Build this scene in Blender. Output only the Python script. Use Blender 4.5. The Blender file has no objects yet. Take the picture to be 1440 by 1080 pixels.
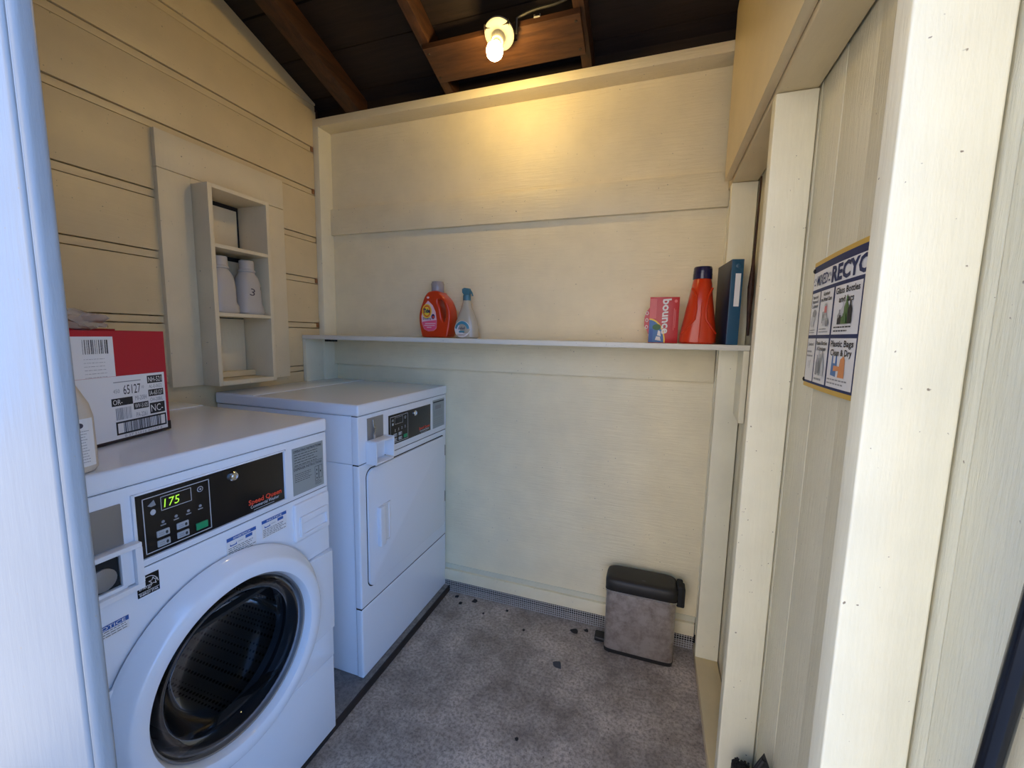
import bpy, bmesh, math, random
from mathutils import Vector, Matrix
random.seed(7)
PI = math.pi
scn = bpy.context.scene
COL = scn.collection

# ------------------------------------------------------------------ camera, sky, exposure
cam_data = bpy.data.cameras.new('camera')
cam = bpy.data.objects.new('camera', cam_data)
COL.objects.link(cam)
cam_data.sensor_width = 36.0
cam_data.lens = 579.0 / 1440.0 * 36.0
cam_data.clip_start = 0.02
RX, RY, RZ = -0.1168, -0.0204, 0.3299          # pitch, roll, yaw of the hand-held phone
Mc = Matrix.Rotation(RZ, 3, 'Z') @ Matrix.Rotation(RX, 3, 'X') @ Matrix.Rotation(RY, 3, 'Y')
right, fwd, up = Mc.col[0], Mc.col[1], Mc.col[2]
rot = Matrix((right, up, -fwd)).transposed()
cam.matrix_world = Matrix.Translation((0, 0, 1.3629)) @ rot.to_4x4()
scn.camera = cam

world = bpy.data.worlds.new('sky')
scn.world = world
world.use_nodes = True
bg = world.node_tree.nodes['Background']
bg.inputs[0].default_value = (0.22, 0.45, 1.0, 1)
bg.inputs[1].default_value = 4.2
sun_data = bpy.data.lights.new('sun', 'SUN')
sun_data.energy = 18.5
sun_data.color = (1.0, 0.93, 0.82)
sun_data.angle = math.radians(0.53)
sun = bpy.data.objects.new('sun', sun_data)
COL.objects.link(sun)
sun.rotation_euler = Vector((0.18, -0.62, -0.76)).to_track_quat('-Z', 'Y').to_euler()   # high sun behind the shed
BULB = 160.0

vs = scn.view_settings
vs.view_transform = 'Standard'
vs.look = 'None'
vs.exposure = 0.0
vs.gamma = 1.0
vs.use_curve_mapping = False

# ------------------------------------------------------------------ materials
def nodes_of(name):
    m = bpy.data.materials.new(name)
    m.use_nodes = True
    nt = m.node_tree
    return m, nt, nt.nodes['Principled BSDF']

def mapped(nt, scale):
    tc = nt.nodes.new('ShaderNodeTexCoord')
    mp = nt.nodes.new('ShaderNodeMapping')
    mp.inputs['Scale'].default_value = scale
    nt.links.new(tc.outputs['Object'], mp.inputs['Vector'])
    return mp.outputs['Vector']

def noise(nt, vec, scale, detail=4, rough=0.55):
    n = nt.nodes.new('ShaderNodeTexNoise')
    n.inputs['Scale'].default_value = scale
    n.inputs['Detail'].default_value = detail
    n.inputs['Roughness'].default_value = rough
    if vec is not None:
        nt.links.new(vec, n.inputs['Vector'])
    return n.outputs['Fac']

def ramp(nt, fac, stops):
    r = nt.nodes.new('ShaderNodeValToRGB')
    el = r.color_ramp.elements
    while len(el) < len(stops):
        el.new(0.5)
    for e, (p, c) in zip(el, stops):
        e.position = p
        e.color = (*c, 1) if len(c) == 3 else c
    nt.links.new(fac, r.inputs['Fac'])
    return r.outputs['Color']

def mixc(nt, fac, a, b):
    m = nt.nodes.new('ShaderNodeMix')
    m.data_type = 'RGBA'
    for sock, v in ((m.inputs[0], fac), (m.inputs[6], a), (m.inputs[7], b)):
        if isinstance(v, (int, float)):
            sock.default_value = v
        elif isinstance(v, tuple):
            sock.default_value = (*v, 1)
        else:
            nt.links.new(v, sock)
    return m.outputs[2]

def bump(nt, bsdf, height, strength, dist=0.002):
    b = nt.nodes.new('ShaderNodeBump')
    b.inputs['Strength'].default_value = strength
    b.inputs['Distance'].default_value = dist
    nt.links.new(height, b.inputs['Height'])
    nt.links.new(b.outputs['Normal'], bsdf.inputs['Normal'])

def simple(name, col, rough=0.5, metal=0.0, coat=0.0, emit=None, estr=0.0):
    m, nt, b = nodes_of(name)
    b.inputs['Base Color'].default_value = (*col, 1)
    b.inputs['Roughness'].default_value = rough
    b.inputs['Metallic'].default_value = metal
    b.inputs['Coat Weight'].default_value = coat
    if emit:
        b.inputs['Emission Color'].default_value = (*emit, 1)
        b.inputs['Emission Strength'].default_value = estr
    return m

def paint(name, col, stretch, rough=0.42, strength=0.35, spots=True, dirt=(0.30, 0.24, 0.16)):
    """brushed oil paint on old wood: grain relief along one axis, small chips"""
    m, nt, b = nodes_of(name)
    grain = noise(nt, mapped(nt, stretch), 9.0, 6, 0.62)
    lump = noise(nt, mapped(nt, (1, 1, 1)), 7.0, 3)
    c = mixc(nt, ramp(nt, lump, [(0.3, (0, 0, 0)), (0.75, (1, 1, 1))]), tuple(x * 0.93 for x in col), tuple(min(1, x * 1.03) for x in col))
    if spots:
        fine = noise(nt, mapped(nt, (1, 1, 1)), 120.0, 2, 0.4)
        c = mixc(nt, ramp(nt, fine, [(0.755, (0, 0, 0)), (0.79, (1, 1, 1))]), c, dirt)
    nt.links.new(c, b.inputs['Base Color'])
    b.inputs['Roughness'].default_value = rough
    bump(nt, b, grain, strength, 0.004)
    return m

def timber(name, dark, light, stretch, rough=0.6):
    m, nt, b = nodes_of(name)
    g = noise(nt, mapped(nt, stretch), 6.0, 8, 0.65)
    nt.links.new(ramp(nt, g, [(0.3, dark), (0.7, light)]), b.inputs['Base Color'])
    b.inputs['Roughness'].default_value = rough
    bump(nt, b, g, 0.4, 0.004)
    return m

CREAM = (0.91, 0.80, 0.53)
M = {}
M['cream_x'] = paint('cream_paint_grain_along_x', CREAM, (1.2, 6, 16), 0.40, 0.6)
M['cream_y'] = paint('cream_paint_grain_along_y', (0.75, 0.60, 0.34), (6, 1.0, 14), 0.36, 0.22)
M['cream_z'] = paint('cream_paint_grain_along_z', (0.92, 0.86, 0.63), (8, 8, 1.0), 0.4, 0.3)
M['cream_panel'] = paint('cream_panel_paint', (0.82, 0.70, 0.46), (8, 8, 1.0), 0.4, 0.3)
M['siding'] = paint('outer_siding_paint', (0.74, 0.69, 0.50), (12, 14, 1.3), 0.38, 0.5)
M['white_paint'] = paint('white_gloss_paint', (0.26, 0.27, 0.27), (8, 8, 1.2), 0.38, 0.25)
M['shelf'] = paint('shelf_paint', (0.80, 0.77, 0.66), (1.2, 8, 12), 0.4, 0.3)
M['rafter'] = timber('stained_rafter', (0.022, 0.007, 0.003), (0.075, 0.026, 0.008), (9, 0.8, 9))
M['roof'] = timber('old_roof_board', (0.007, 0.003, 0.002), (0.022, 0.010, 0.006), (0.8, 9, 9), 0.75)
M['light_board'] = timber('brown_mounting_board', (0.035, 0.013, 0.005), (0.105, 0.042, 0.015), (1.0, 9, 9), 0.5)
M['raw_wood'] = timber('raw_wood', (0.22, 0.09, 0.03), (0.42, 0.2, 0.08), (9, 2, 9), 0.8)
M['dark_crack'] = simple('dark_gap', (0.02, 0.017, 0.014), 0.9)
M['enamel'] = simple('white_enamel', (0.85, 0.88, 0.92), 0.17, coat=0.3)
M['white_plastic'] = simple('white_plastic', (0.84, 0.85, 0.87), 0.3)
M['black_panel'] = simple('black_panel', (0.006, 0.006, 0.008), 0.22)
M['black_plastic'] = simple('black_plastic', (0.014, 0.013, 0.012), 0.5)
M['black_matt'] = simple('black_matt', (0.01, 0.01, 0.01), 0.75)
M['rubber'] = simple('grey_rubber', (0.03, 0.031, 0.034), 0.45)
M['chrome'] = simple('chrome', (0.75, 0.76, 0.78), 0.15, 1.0)
M['plate_grey'] = simple('grey_coin_plate', (0.30, 0.29, 0.28), 0.4, 0.5)
M['label_grey'] = simple('silver_label', (0.36, 0.40, 0.40), 0.4, 0.25)
M['ink'] = simple('black_ink', (0.015, 0.015, 0.017), 0.6)
M['ink_grey'] = simple('grey_ink', (0.30, 0.30, 0.30), 0.6)
M['paper'] = simple('white_paper', (0.80, 0.79, 0.77), 0.6)
M['blue_ink'] = simple('blue_ink', (0.03, 0.11, 0.38), 0.5)
M['navy'] = simple('navy_ink', (0.008, 0.020, 0.09), 0.65)
M['gold'] = simple('gold_ink', (0.62, 0.38, 0.05), 0.5)
M['red_ink'] = simple('orange_red_ink', (0.75, 0.07, 0.03), 0.5)
M['grey_line'] = simple('pale_grey_ink', (0.55, 0.56, 0.57), 0.5)
M['led'] = simple('green_display_digit', (0.1, 0.4, 0.02), 0.4, emit=(0.55, 1.0, 0.08), estr=0.8)
M['green_button'] = simple('green_button', (0.01, 0.30, 0.12), 0.4)
M['grey_button'] = simple('grey_button', (0.42, 0.45, 0.48), 0.4)
M['red_card'] = simple('red_cardboard', (0.45, 0.008, 0.022), 0.5)
M['dark_card'] = simple('dark_cardboard', (0.025, 0.014, 0.013), 0.6)
M['orange_plastic'] = simple('orange_plastic', (0.60, 0.042, 0.008), 0.28, coat=0.2)
M['navy_plastic'] = simple('navy_plastic', (0.012, 0.012, 0.06), 0.2, coat=0.3)
M['grey_cap'] = simple('clear_grey_cap', (0.33, 0.30, 0.30), 0.22)
M['pink'] = simple('pink_label', (0.85, 0.10, 0.20), 0.45)
M['pale_pink'] = simple('pale_pink_label', (0.86, 0.55, 0.56), 0.45)
M['yellow'] = simple('yellow_ink', (0.90, 0.60, 0.04), 0.45)
M['teal_plastic'] = simple('teal_trigger', (0.07, 0.20, 0.25), 0.4)
M['teal_ink'] = simple('teal_ink', (0.05, 0.24, 0.34), 0.45)
M['binder'] = simple('teal_blue_vinyl', (0.008, 0.075, 0.15), 0.32)
M['binder_dark'] = simple('navy_vinyl', (0.006, 0.022, 0.06), 0.35)
M['bounce_red'] = simple('red_glossy_card', (0.50, 0.010, 0.016), 0.32)
M['skin_pink'] = simple('rose_print', (0.68, 0.14, 0.14), 0.45)
M['sky_print'] = simple('blue_print', (0.05, 0.17, 0.42), 0.45)
M['green_print'] = simple('green_print', (0.03, 0.13, 0.03), 0.45)
M['glass_green'] = simple('bottle_green_print', (0.05, 0.14, 0.03), 0.45)
M['orange_print'] = simple('orange_print', (0.72, 0.27, 0.08), 0.45)
M['jug'] = simple('milky_plastic', (0.52, 0.48, 0.42), 0.4)
M['cream_cap'] = simple('cream_bottle', (0.62, 0.54, 0.43), 0.45)
M['porcelain'] = simple('porcelain', (0.34, 0.33, 0.30), 0.3)
M['iron'] = simple('rusty_edge', (0.028, 0.018, 0.014), 0.7)
M['wire'] = simple('galvanised_wire', (0.66, 0.63, 0.58), 0.5, 0.2)
M['marker'] = simple('marker_ink', (0.06, 0.05, 0.07), 0.6)

def steel():
    m, nt, b = nodes_of('brushed_steel')
    g = noise(nt, mapped(nt, (60, 60, 3)), 8.0, 4)
    s = noise(nt, mapped(nt, (1, 1, 1)), 22.0, 5, 0.7)
    c = mixc(nt, ramp(nt, s, [(0.42, (0, 0, 0)), (0.72, (1, 1, 1))]), (0.62, 0.58, 0.55), (0.34, 0.28, 0.25))
    nt.links.new(c, b.inputs['Base Color'])
    b.inputs['Metallic'].default_value = 0.9
    b.inputs['Roughness'].default_value = 0.38
    bump(nt, b, g, 0.08, 0.001)
    return m
M['steel'] = steel()

def concrete(name, dark, light, specks=True):
    m, nt, b = nodes_of(name)
    v = mapped(nt, (1, 1, 1))
    big = noise(nt, v, 3.4, 7, 0.68)
    mid = noise(nt, v, 85.0, 7, 0.75)
    fin = noise(nt, v, 110.0, 3, 0.6)
    c = ramp(nt, big, [(0.36, dark), (0.64, light)])
    c = mixc(nt, ramp(nt, mid, [(0.40, (0.65, 0.65, 0.65)), (0.56, (0, 0, 0))]), c, tuple(x * 0.55 for x in dark))
    if specks:
        c = mixc(nt, ramp(nt, fin, [(0.66, (0, 0, 0)), (0.71, (1, 1, 1))]), c, (0.035, 0.03, 0.028))
    nt.links.new(c, b.inputs['Base Color'])
    b.inputs['Roughness'].default_value = 0.82
    bump(nt, b, mid, 0.5, 0.004)
    return m
M['concrete'] = concrete('stained_concrete', (0.25, 0.205, 0.17), (0.66, 0.56, 0.47))
M['pad'] = concrete('grey_concrete_pad', (0.17, 0.16, 0.155), (0.30, 0.285, 0.27), False)
M['stucco'] = concrete('bounce_wall_stucco', (0.70, 0.59, 0.46), (0.78, 0.66, 0.52), False)
M['ground'] = concrete('outdoor_paving', (0.30, 0.29, 0.27), (0.42, 0.41, 0.39), False)

def glassy(name, tint, rough=0.02, gloss=1.0):
    m = bpy.data.materials.new(name)
    m.use_nodes = True
    nt = m.node_tree
    nt.nodes.clear()
    out = nt.nodes.new('ShaderNodeOutputMaterial')
    tr = nt.nodes.new('ShaderNodeBsdfTransparent')
    tr.inputs[0].default_value = (*tint, 1)
    gl = nt.nodes.new('ShaderNodeBsdfGlossy')
    gl.inputs['Roughness'].default_value = rough
    fr = nt.nodes.new('ShaderNodeFresnel')
    fr.inputs[0].default_value = 1.33
    mx = nt.nodes.new('ShaderNodeMixShader')
    ml = nt.nodes.new('ShaderNodeMath')
    ml.operation = 'MULTIPLY'
    ml.inputs[1].default_value = gloss
    nt.links.new(fr.outputs[0], ml.inputs[0])
    nt.links.new(ml.outputs[0], mx.inputs[0])
    nt.links.new(tr.outputs[0], mx.inputs[1])
    nt.links.new(gl.outputs[0], mx.inputs[2])
    nt.links.new(mx.outputs[0], out.inputs[0])
    return m
M['door_glass'] = glassy('smoked_door_glass', (0.50, 0.53, 0.57), 0.03, 0.3)
M['film'] = simple('hazy_film', (0.62, 0.57, 0.50), 0.25)
M['film'].node_tree.nodes['Principled BSDF'].inputs['Alpha'].default_value = 0.45
M['clear_bottle'] = simple('hazy_clear_plastic', (0.47, 0.43, 0.33), 0.22)

def drum_mat():
    m, nt, b = nodes_of('perforated_drum_steel')
    v = nt.nodes.new('ShaderNodeTexVoronoi')
    v.inputs['Scale'].default_value = 75.0
    v.inputs['Randomness'].default_value = 0.0
    nt.links.new(mapped(nt, (1, 1, 1)), v.inputs['Vector'])
    c = ramp(nt, v.outputs['Distance'], [(0.30, (0.01, 0.01, 0.01)), (0.36, (0.22, 0.21, 0.20))])
    nt.links.new(c, b.inputs['Base Color'])
    b.inputs['Metallic'].default_value = 0.7
    b.inputs['Roughness'].default_value = 0.35
    return m
M['drum'] = drum_mat()

# ------------------------------------------------------------------ mesh helpers
def new_bm():
    return bmesh.new()

def finish(bm, angle=38):
    bmesh.ops.recalc_face_normals(bm, faces=bm.faces[:])
    lim = math.radians(angle)
    for f in bm.faces:
        f.smooth = True
    for e in bm.edges:
        if len(e.link_faces) != 2 or e.calc_face_angle(0) > lim:
            e.smooth = False

def obj(name, bm, mat, parent=None, angle=38):
    finish(bm, angle)
    me = bpy.data.meshes.new(name)
    bm.to_mesh(me)
    bm.free()
    return link(name, me, mat, parent)

def link(name, me, mat, parent=None):
    if mat is not None:
        me.materials.clear()
        me.materials.append(M[mat] if isinstance(mat, str) else mat)
    o = bpy.data.objects.new(name, me)
    COL.objects.link(o)
    attach(o, parent)
    return o

def attach(o, parent):
    if parent is None:
        return
    o.parent = parent
    if parent.type == 'EMPTY':
        o.matrix_parent_inverse = Matrix.Translation(-parent.location)

def thing(name, label, cat, loc, group=None):
    o = bpy.data.objects.new(name, None)
    o.empty_display_size = 0.05
    COL.objects.link(o)
    o.location = loc
    tag(o, label, cat, group)
    return o

def tag(o, label, cat, group=None):
    o['label'] = label
    o['category'] = cat
    if group:
        o['group'] = group
    return o

def structure(o, label=None, cat=None):
    o['kind'] = 'structure'
    if label:
        o['label'] = label
        o['category'] = cat
    return o

def add_box(bm, x0, x1, y0, y1, z0, z1, bev=0.0, seg=2):
    r = bmesh.ops.create_cube(bm, size=1.0)
    vs_ = r['verts']
    for v in vs_:
        v.co.x = x0 + (v.co.x + .5) * (x1 - x0)
        v.co.y = y0 + (v.co.y + .5) * (y1 - y0)
        v.co.z = z0 + (v.co.z + .5) * (z1 - z0)
    if bev > 0:
        es = list({e for v in vs_ for e in v.link_edges})
        r2 = bmesh.ops.bevel(bm, geom=es, offset=bev, segments=seg, profile=0.6, affect='EDGES')
    return bm

def box(name, x0, x1, y0, y1, z0, z1, mat, parent=None, bev=0.002, seg=2):
    return obj(name, add_box(new_bm(), x0, x1, y0, y1, z0, z1, bev, seg), mat, parent)

def clip(poly, f):
    """keep the part of a 2D polygon where f(p) >= 0 (f linear)"""
    out = []
    for i, a in enumerate(poly):
        b = poly[(i + 1) % len(poly)]
        fa, fb = f(a), f(b)
        if fa >= 0:
            out.append(a)
        if fa * fb < 0:
            t = fa / (fa - fb)
            out.append((a[0] + (b[0] - a[0]) * t, a[1] + (b[1] - a[1]) * t))
    return out

def add_prism(bm, poly, axis, a, b, bev=0.0):
    """poly of 2D points in the plane across axis, extruded from a to b"""
    def P(p, t):
        return {'x': (t, p[0], p[1]), 'y': (p[0], t, p[1]), 'z': (p[0], p[1], t)}[axis]
    lo = [bm.verts.new(P(p, a)) for p in poly]
    hi = [bm.verts.new(P(p, b)) for p in poly]
    n = len(poly)
    fs = [bm.faces.new(lo), bm.faces.new(hi)]
    for i in range(n):
        fs.append(bm.faces.new((lo[i], lo[(i + 1) % n], hi[(i + 1) % n], hi[i])))
    if bev:
        bmesh.ops.bevel(bm, geom=list({e for f in fs[:2] for e in f.edges}), offset=bev, segments=2, profile=0.6, affect='EDGES')
    return bm

def prism(name, poly, axis, a, b, mat, parent=None, bev=0.0):
    return obj(name, add_prism(new_bm(), poly, axis, a, b, bev), mat, parent)

def add_lathe(bm, prof, centre, axis='z', seg=48, closed=False):
    """prof: (radius, height) pairs"""
    c = Vector(centre)
    def P(r, h, t):
        u, v = r * math.cos(t), r * math.sin(t)
        return c + Vector({'x': (h, u, v), 'y': (u, h, v), 'z': (u, v, h)}[axis])
    rings = []
    for r, h in prof:
        if r < 1e-6:
            rings.append([bm.verts.new(P(0, h, 0))])
        else:
            rings.append([bm.verts.new(P(r, h, 2 * PI * k / seg)) for k in range(seg)])
    for A, Bq in zip(rings[:-1], rings[1:]):
        for k in range(seg):
            k2 = (k + 1) % seg
            if len(A) == 1 and len(Bq) == 1:
                continue
            if len(A) == 1:
                bm.faces.new((A[0], Bq[k], Bq[k2]))
            elif len(Bq) == 1:
                bm.faces.new((A[k], A[k2], Bq[0]))
            else:
                bm.faces.new((A[k], A[k2], Bq[k2], Bq[k]))
    return bm

def lathe(name, prof, centre, mat, parent=None, axis='z', seg=48):
    return obj(name, add_lathe(new_bm(), prof, centre, axis, seg), mat, parent)

def add_tube(bm, pts, r, seg=10, caps=True):
    pts = [Vector(p) for p in pts]
    rings = []
    prev = None
    for i, p in enumerate(pts):
        d = (pts[min(i + 1, len(pts) - 1)] - pts[max(i - 1, 0)]).normalized()
        ref = Vector((0, 0, 1)) if abs(d.z) < 0.9 else Vector((1, 0, 0))
        a = d.cross(ref).normalized() if prev is None else (prev - d * prev.dot(d)).normalized()
        prev = a
        b = d.cross(a)
        rr = r[i] if isinstance(r, (list, tuple)) else r
        rings.append([bm.verts.new(p + a * rr * math.cos(2 * PI * k / seg) + b * rr * math.sin(2 * PI * k / seg)) for k in range(seg)])
    for A, Bq in zip(rings[:-1], rings[1:]):
        for k in range(seg):
            bm.faces.new((A[k], A[(k + 1) % seg], Bq[(k + 1) % seg], Bq[k]))
    if caps:
        bm.faces.new(rings[0])
        bm.faces.new(rings[-1])
    return bm

def add_loft(bm, secs, seg=32, warp=None):
    """secs: (z, cx, cy, rx, ry, power) superellipse sections"""
    rings = []
    for z, cx, cy, rx, ry, n in secs:
        ring = []
        for k in range(seg):
            t = 2 * PI * k / seg
            c, s = math.cos(t), math.sin(t)
            x = cx + rx * math.copysign(abs(c) ** (2 / n), c)
            y = cy + ry * math.copysign(abs(s) ** (2 / n), s)
            ring.append(bm.verts.new((x, y, z)))
        rings.append(ring)
    for A, Bq in zip(rings[:-1], rings[1:]):
        for k in range(seg):
            bm.faces.new((A[k], A[(k + 1) % seg], Bq[(k + 1) % seg], Bq[k]))
    bm.faces.new(rings[0])
    bm.faces.new(rings[-1])
    return bm

def curve_mesh(name, splines, extrude, bevel, res=4, smooth_pts=False):
    """2D outline (first) with holes (rest), extruded both ways; returned in local XY plane"""
    cu = bpy.data.curves.new(name, 'CURVE')
    cu.dimensions = '2D'
    cu.fill_mode = 'BOTH'
    cu.extrude = extrude
    cu.bevel_depth = bevel
    cu.bevel_resolution = res
    for pts in splines:
        sp = cu.splines.new('BEZIER' if smooth_pts else 'POLY')
        tgt = sp.bezier_points if smooth_pts else sp.points
        tgt.add(len(pts) - 1)
        for q, p in zip(tgt, pts):
            if smooth_pts:
                q.co = (p[0], p[1], 0)
                q.handle_left_type = q.handle_right_type = 'AUTO'
            else:
                q.co = (p[0], p[1], 0, 1)
        sp.use_cyclic_u = True
        sp.resolution_u = 6
    o = bpy.data.objects.new(name, cu)
    COL.objects.link(o)
    me = bpy.data.meshes.new_from_object(o.evaluated_get(bpy.context.evaluated_depsgraph_get()))
    bpy.data.objects.remove(o)
    return me

_text_cache = {}
def text_geo(s, bold):
    key = (s, bold)
    if key not in _text_cache:
        cu = bpy.data.curves.new('lettering', 'FONT')
        cu.body = s
        cu.size = 1.0
        cu.offset = bold
        cu.resolution_u = 2
        o = bpy.data.objects.new('lettering', cu)
        COL.objects.link(o)
        me = bpy.data.meshes.new_from_object(o.evaluated_get(bpy.context.evaluated_depsgraph_get()))
        bpy.data.objects.remove(o)
        vs_ = [(v.co.x, v.co.y) for v in me.vertices]
        fs_ = [tuple(p.vertices) for p in me.polygons]
        bpy.data.meshes.remove(me)
        _text_cache[key] = (vs_, fs_)
    return _text_cache[key]

class Print:
    """flat print on a surface: shapes collected per ink, one mesh per ink"""
    def __init__(s, origin, u, v, n, warp=None):
        s.o, s.u, s.v, s.n = Vector(origin), Vector(u).normalized(), Vector(v).normalized(), Vector(n).normalized()
        s.warp = warp
        s.inks = {}
    def put(s, pts, faces, ink, layer):
        V, F = s.inks.setdefault(ink, ([], []))
        k = len(V)
        for a, b in pts:
            off = 0.0004 * layer + (s.warp(a, b) if s.warp else 0.0)
            V.append(s.o + s.u * a + s.v * b + s.n * off)
        F.extend(tuple(i + k for i in f) for f in faces)
    def rect(s, a0, b0, a1, b1, ink, layer=1, div=1):
        for i in range(div):
            x0, x1 = a0 + (a1 - a0) * i / div, a0 + (a1 - a0) * (i + 1) / div
            s.put([(x0, b0), (x1, b0), (x1, b1), (x0, b1)], [(0, 1, 2, 3)], ink, layer)
    def frame(s, a0, b0, a1, b1, w, ink, layer=1):
        s.rect(a0, b0, a1, b0 + w, ink, layer); s.rect(a0, b1 - w, a1, b1, ink, layer)
        s.rect(a0, b0, a0 + w, b1, ink, layer); s.rect(a1 - w, b0, a1, b1, ink, layer)
    def poly(s, pts, ink, layer=1):
        s.put(pts, [tuple(range(len(pts)))], ink, layer)
    def ellipse(s, a, b, ra, rb, ink, layer=1, seg=28, t0=0, t1=2 * PI):
        s.poly([(a + ra * math.cos(t0 + (t1 - t0) * k / seg), b + rb * math.sin(t0 + (t1 - t0) * k / seg)) for k in range(seg if t1 - t0 > 6.2 else seg + 1)], ink, layer)
    def line(s, a0, b0, a1, b1, w, ink, layer=1):
        d = Vector((a1 - a0, b1 - b0)).normalized() * w / 2
        s.poly([(a0 + d.y, b0 - d.x), (a1 + d.y, b1 - d.x), (a1 - d.y, b1 + d.x), (a0 - d.y, b0 + d.x)], ink, layer)
    def text(s, t, a, b, h, ink, layer=2, width=None, bold=0.012, align='l', rotq=0.0, shear=0.0):
        vs_, fs_ = text_geo(t, bold)
        if not vs_:
            return
        x0 = min(p[0] for p in vs_); x1 = max(p[0] for p in vs_)
        k = h / 0.70
        kx = width / (x1 - x0) if width else k
        w = (x1 - x0) * kx
        sh = {'l': 0, 'c': -w / 2, 'r': -w}[align]
        c, sn = math.cos(rotq), math.sin(rotq)
        pts = []
        for x, y in vs_:
            p, q = (x - x0) * kx + sh + shear * y * k, y * k
            pts.append((a + p * c - q * sn, b + p * sn + q * c))
        s.put(pts, fs_, ink, layer)
    def barcode(s, a0, b0, a1, b1, n, ink, layer=2, seed=1):
        r = random.Random(seed)
        w = (a1 - a0) / n
        for i in range(n):
            ww = w * r.choice((0.3, 0.45, 0.7))
            s.rect(a0 + i * w, b0, a0 + i * w + ww, b1, ink, layer)
    def fine(s, a0, b0, a1, b1, rows, ink, layer=2, seed=1, frac=0.35):
        """print too small to read: thin lines of words"""
        r = random.Random(seed)
        h = (b1 - b0) / rows
        for i in range(rows):
            x = a0
            end = a1 - (a1 - a0) * r.uniform(0, 0.25)
            while x < end:
                w = min((a1 - a0) * r.uniform(0.06, 0.16), end - x)
                s.rect(x, b1 - (i + .5 + frac / 2) * h, x + w, b1 - (i + .5 - frac / 2) * h, ink, layer)
                x += w + (a1 - a0) * 0.025
    def build(s, parent, names=None):
        for ink, (V, F) in s.inks.items():
            me = bpy.data.meshes.new('print')
            me.from_pydata([tuple(v) for v in V], [], F)
            me.update()
            o = link((names or {}).get(ink, 'printing'), me, ink, parent)
            if len(F) > 1:
                o['kind'] = 'stuff'      # print too small to pick apart letter by letter

# ------------------------------------------------------------------ dimensions of the shed (metres)
XL = -1.712            # face of the left wall siding
YP = 1.865             # back plywood
XH0, XH1 = 0.235, 0.323   # inner and outer side of the right stud wall
ZH = 1.936             # underside of the header in the right wall
ZR0, SL = 2.529, 0.336
def zr(y):             # underside of the roof boards
    return ZR0 - SL * (y - 1.776)
YF = 0.32              # inner side of the front wall

# ------------------------------------------------------------------ floor, ground
floor = structure(prism('floor', [(-1.85, -0.06), (0.45, -0.06), (0.45, 0.0), (-1.85, 0.0)], 'y', 0.24, 2.0, 'concrete'))
ground = structure(box('ground', -9, 9, -12, 0.24, -0.12, -0.02, 'ground', None, 0))
structure(box('wall_yard_added', -8, 0.9, -4.6, -4.3, -0.1, 4.2, 'stucco', None, 0))  # invented wall out of view, added to bounce warm sunlight through the doorway
box('raised_pad', -1.80, -0.968, 0.26, 1.862, -0.005, 0.0295, 'pad', floor, 0.004)
box('pad_edge_strip', -0.968, -0.962, 0.26, 1.862, -0.004, 0.031, 'iron', floor, 0.001)

# ------------------------------------------------------------------ left wall: channel siding, each board a piece
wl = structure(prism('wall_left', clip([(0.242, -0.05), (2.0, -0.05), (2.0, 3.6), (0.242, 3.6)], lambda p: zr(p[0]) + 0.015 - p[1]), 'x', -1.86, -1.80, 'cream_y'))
chan = [-0.02, 0.27, 0.49, 0.715, 0.935, 1.158, 1.380, 1.612, 1.824, 2.062, 2.270, 2.480, 2.700, 2.92, 3.14, 3.36]
CH = 0.031
PY0, PY1, PZ0, PZ1 = 1.033, 1.562, 1.143, 2.0615     # boarded-up opening
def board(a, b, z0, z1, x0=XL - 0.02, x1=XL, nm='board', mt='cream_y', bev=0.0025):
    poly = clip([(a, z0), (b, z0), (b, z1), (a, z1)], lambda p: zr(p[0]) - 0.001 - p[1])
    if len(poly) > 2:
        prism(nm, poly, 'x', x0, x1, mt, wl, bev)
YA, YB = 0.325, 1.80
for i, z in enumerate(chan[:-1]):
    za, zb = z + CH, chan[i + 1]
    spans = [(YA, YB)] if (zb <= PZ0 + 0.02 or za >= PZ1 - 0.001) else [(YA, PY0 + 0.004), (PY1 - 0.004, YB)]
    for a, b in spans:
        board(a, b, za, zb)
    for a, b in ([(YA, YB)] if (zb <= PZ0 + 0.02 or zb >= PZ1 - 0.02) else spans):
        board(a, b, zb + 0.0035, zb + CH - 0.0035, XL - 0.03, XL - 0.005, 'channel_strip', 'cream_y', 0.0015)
# boards of the panel that closes the old opening; the cabinet sits in its hole
CY0, CY1, CZ0, CZ1 = 1.147, 1.410, 1.141, 1.910
xa, xb = -1.80, XL + 0.018
box('panel_board', xa, xb, PY0, PY1, CZ1 + 0.022, PZ1, 'cream_panel', wl, 0.002)
box('panel_board', xa, xb, PY0, CY0 - 0.001, PZ0, CZ1 + 0.020, 'cream_panel', wl, 0.002)
box('panel_board', xa, xb, CY1 + 0.001, PY1, PZ0, CZ1 + 0.020, 'cream_panel', wl, 0.002)
box('panel_board', xa, xb, CY0 - 0.001, CY1 + 0.001, CZ1 + 0.001, CZ1 + 0.020, 'cream_panel', wl, 0.001)
for z in (2.070, 2.276, 1.386, 1.618):       # raw timber showing where a channel meets the corner post
    box('raw_end', XL - 0.02, XL + 0.001, 1.762, 1.775, z, z + 0.024, 'raw_wood', wl, 0.002)

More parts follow.
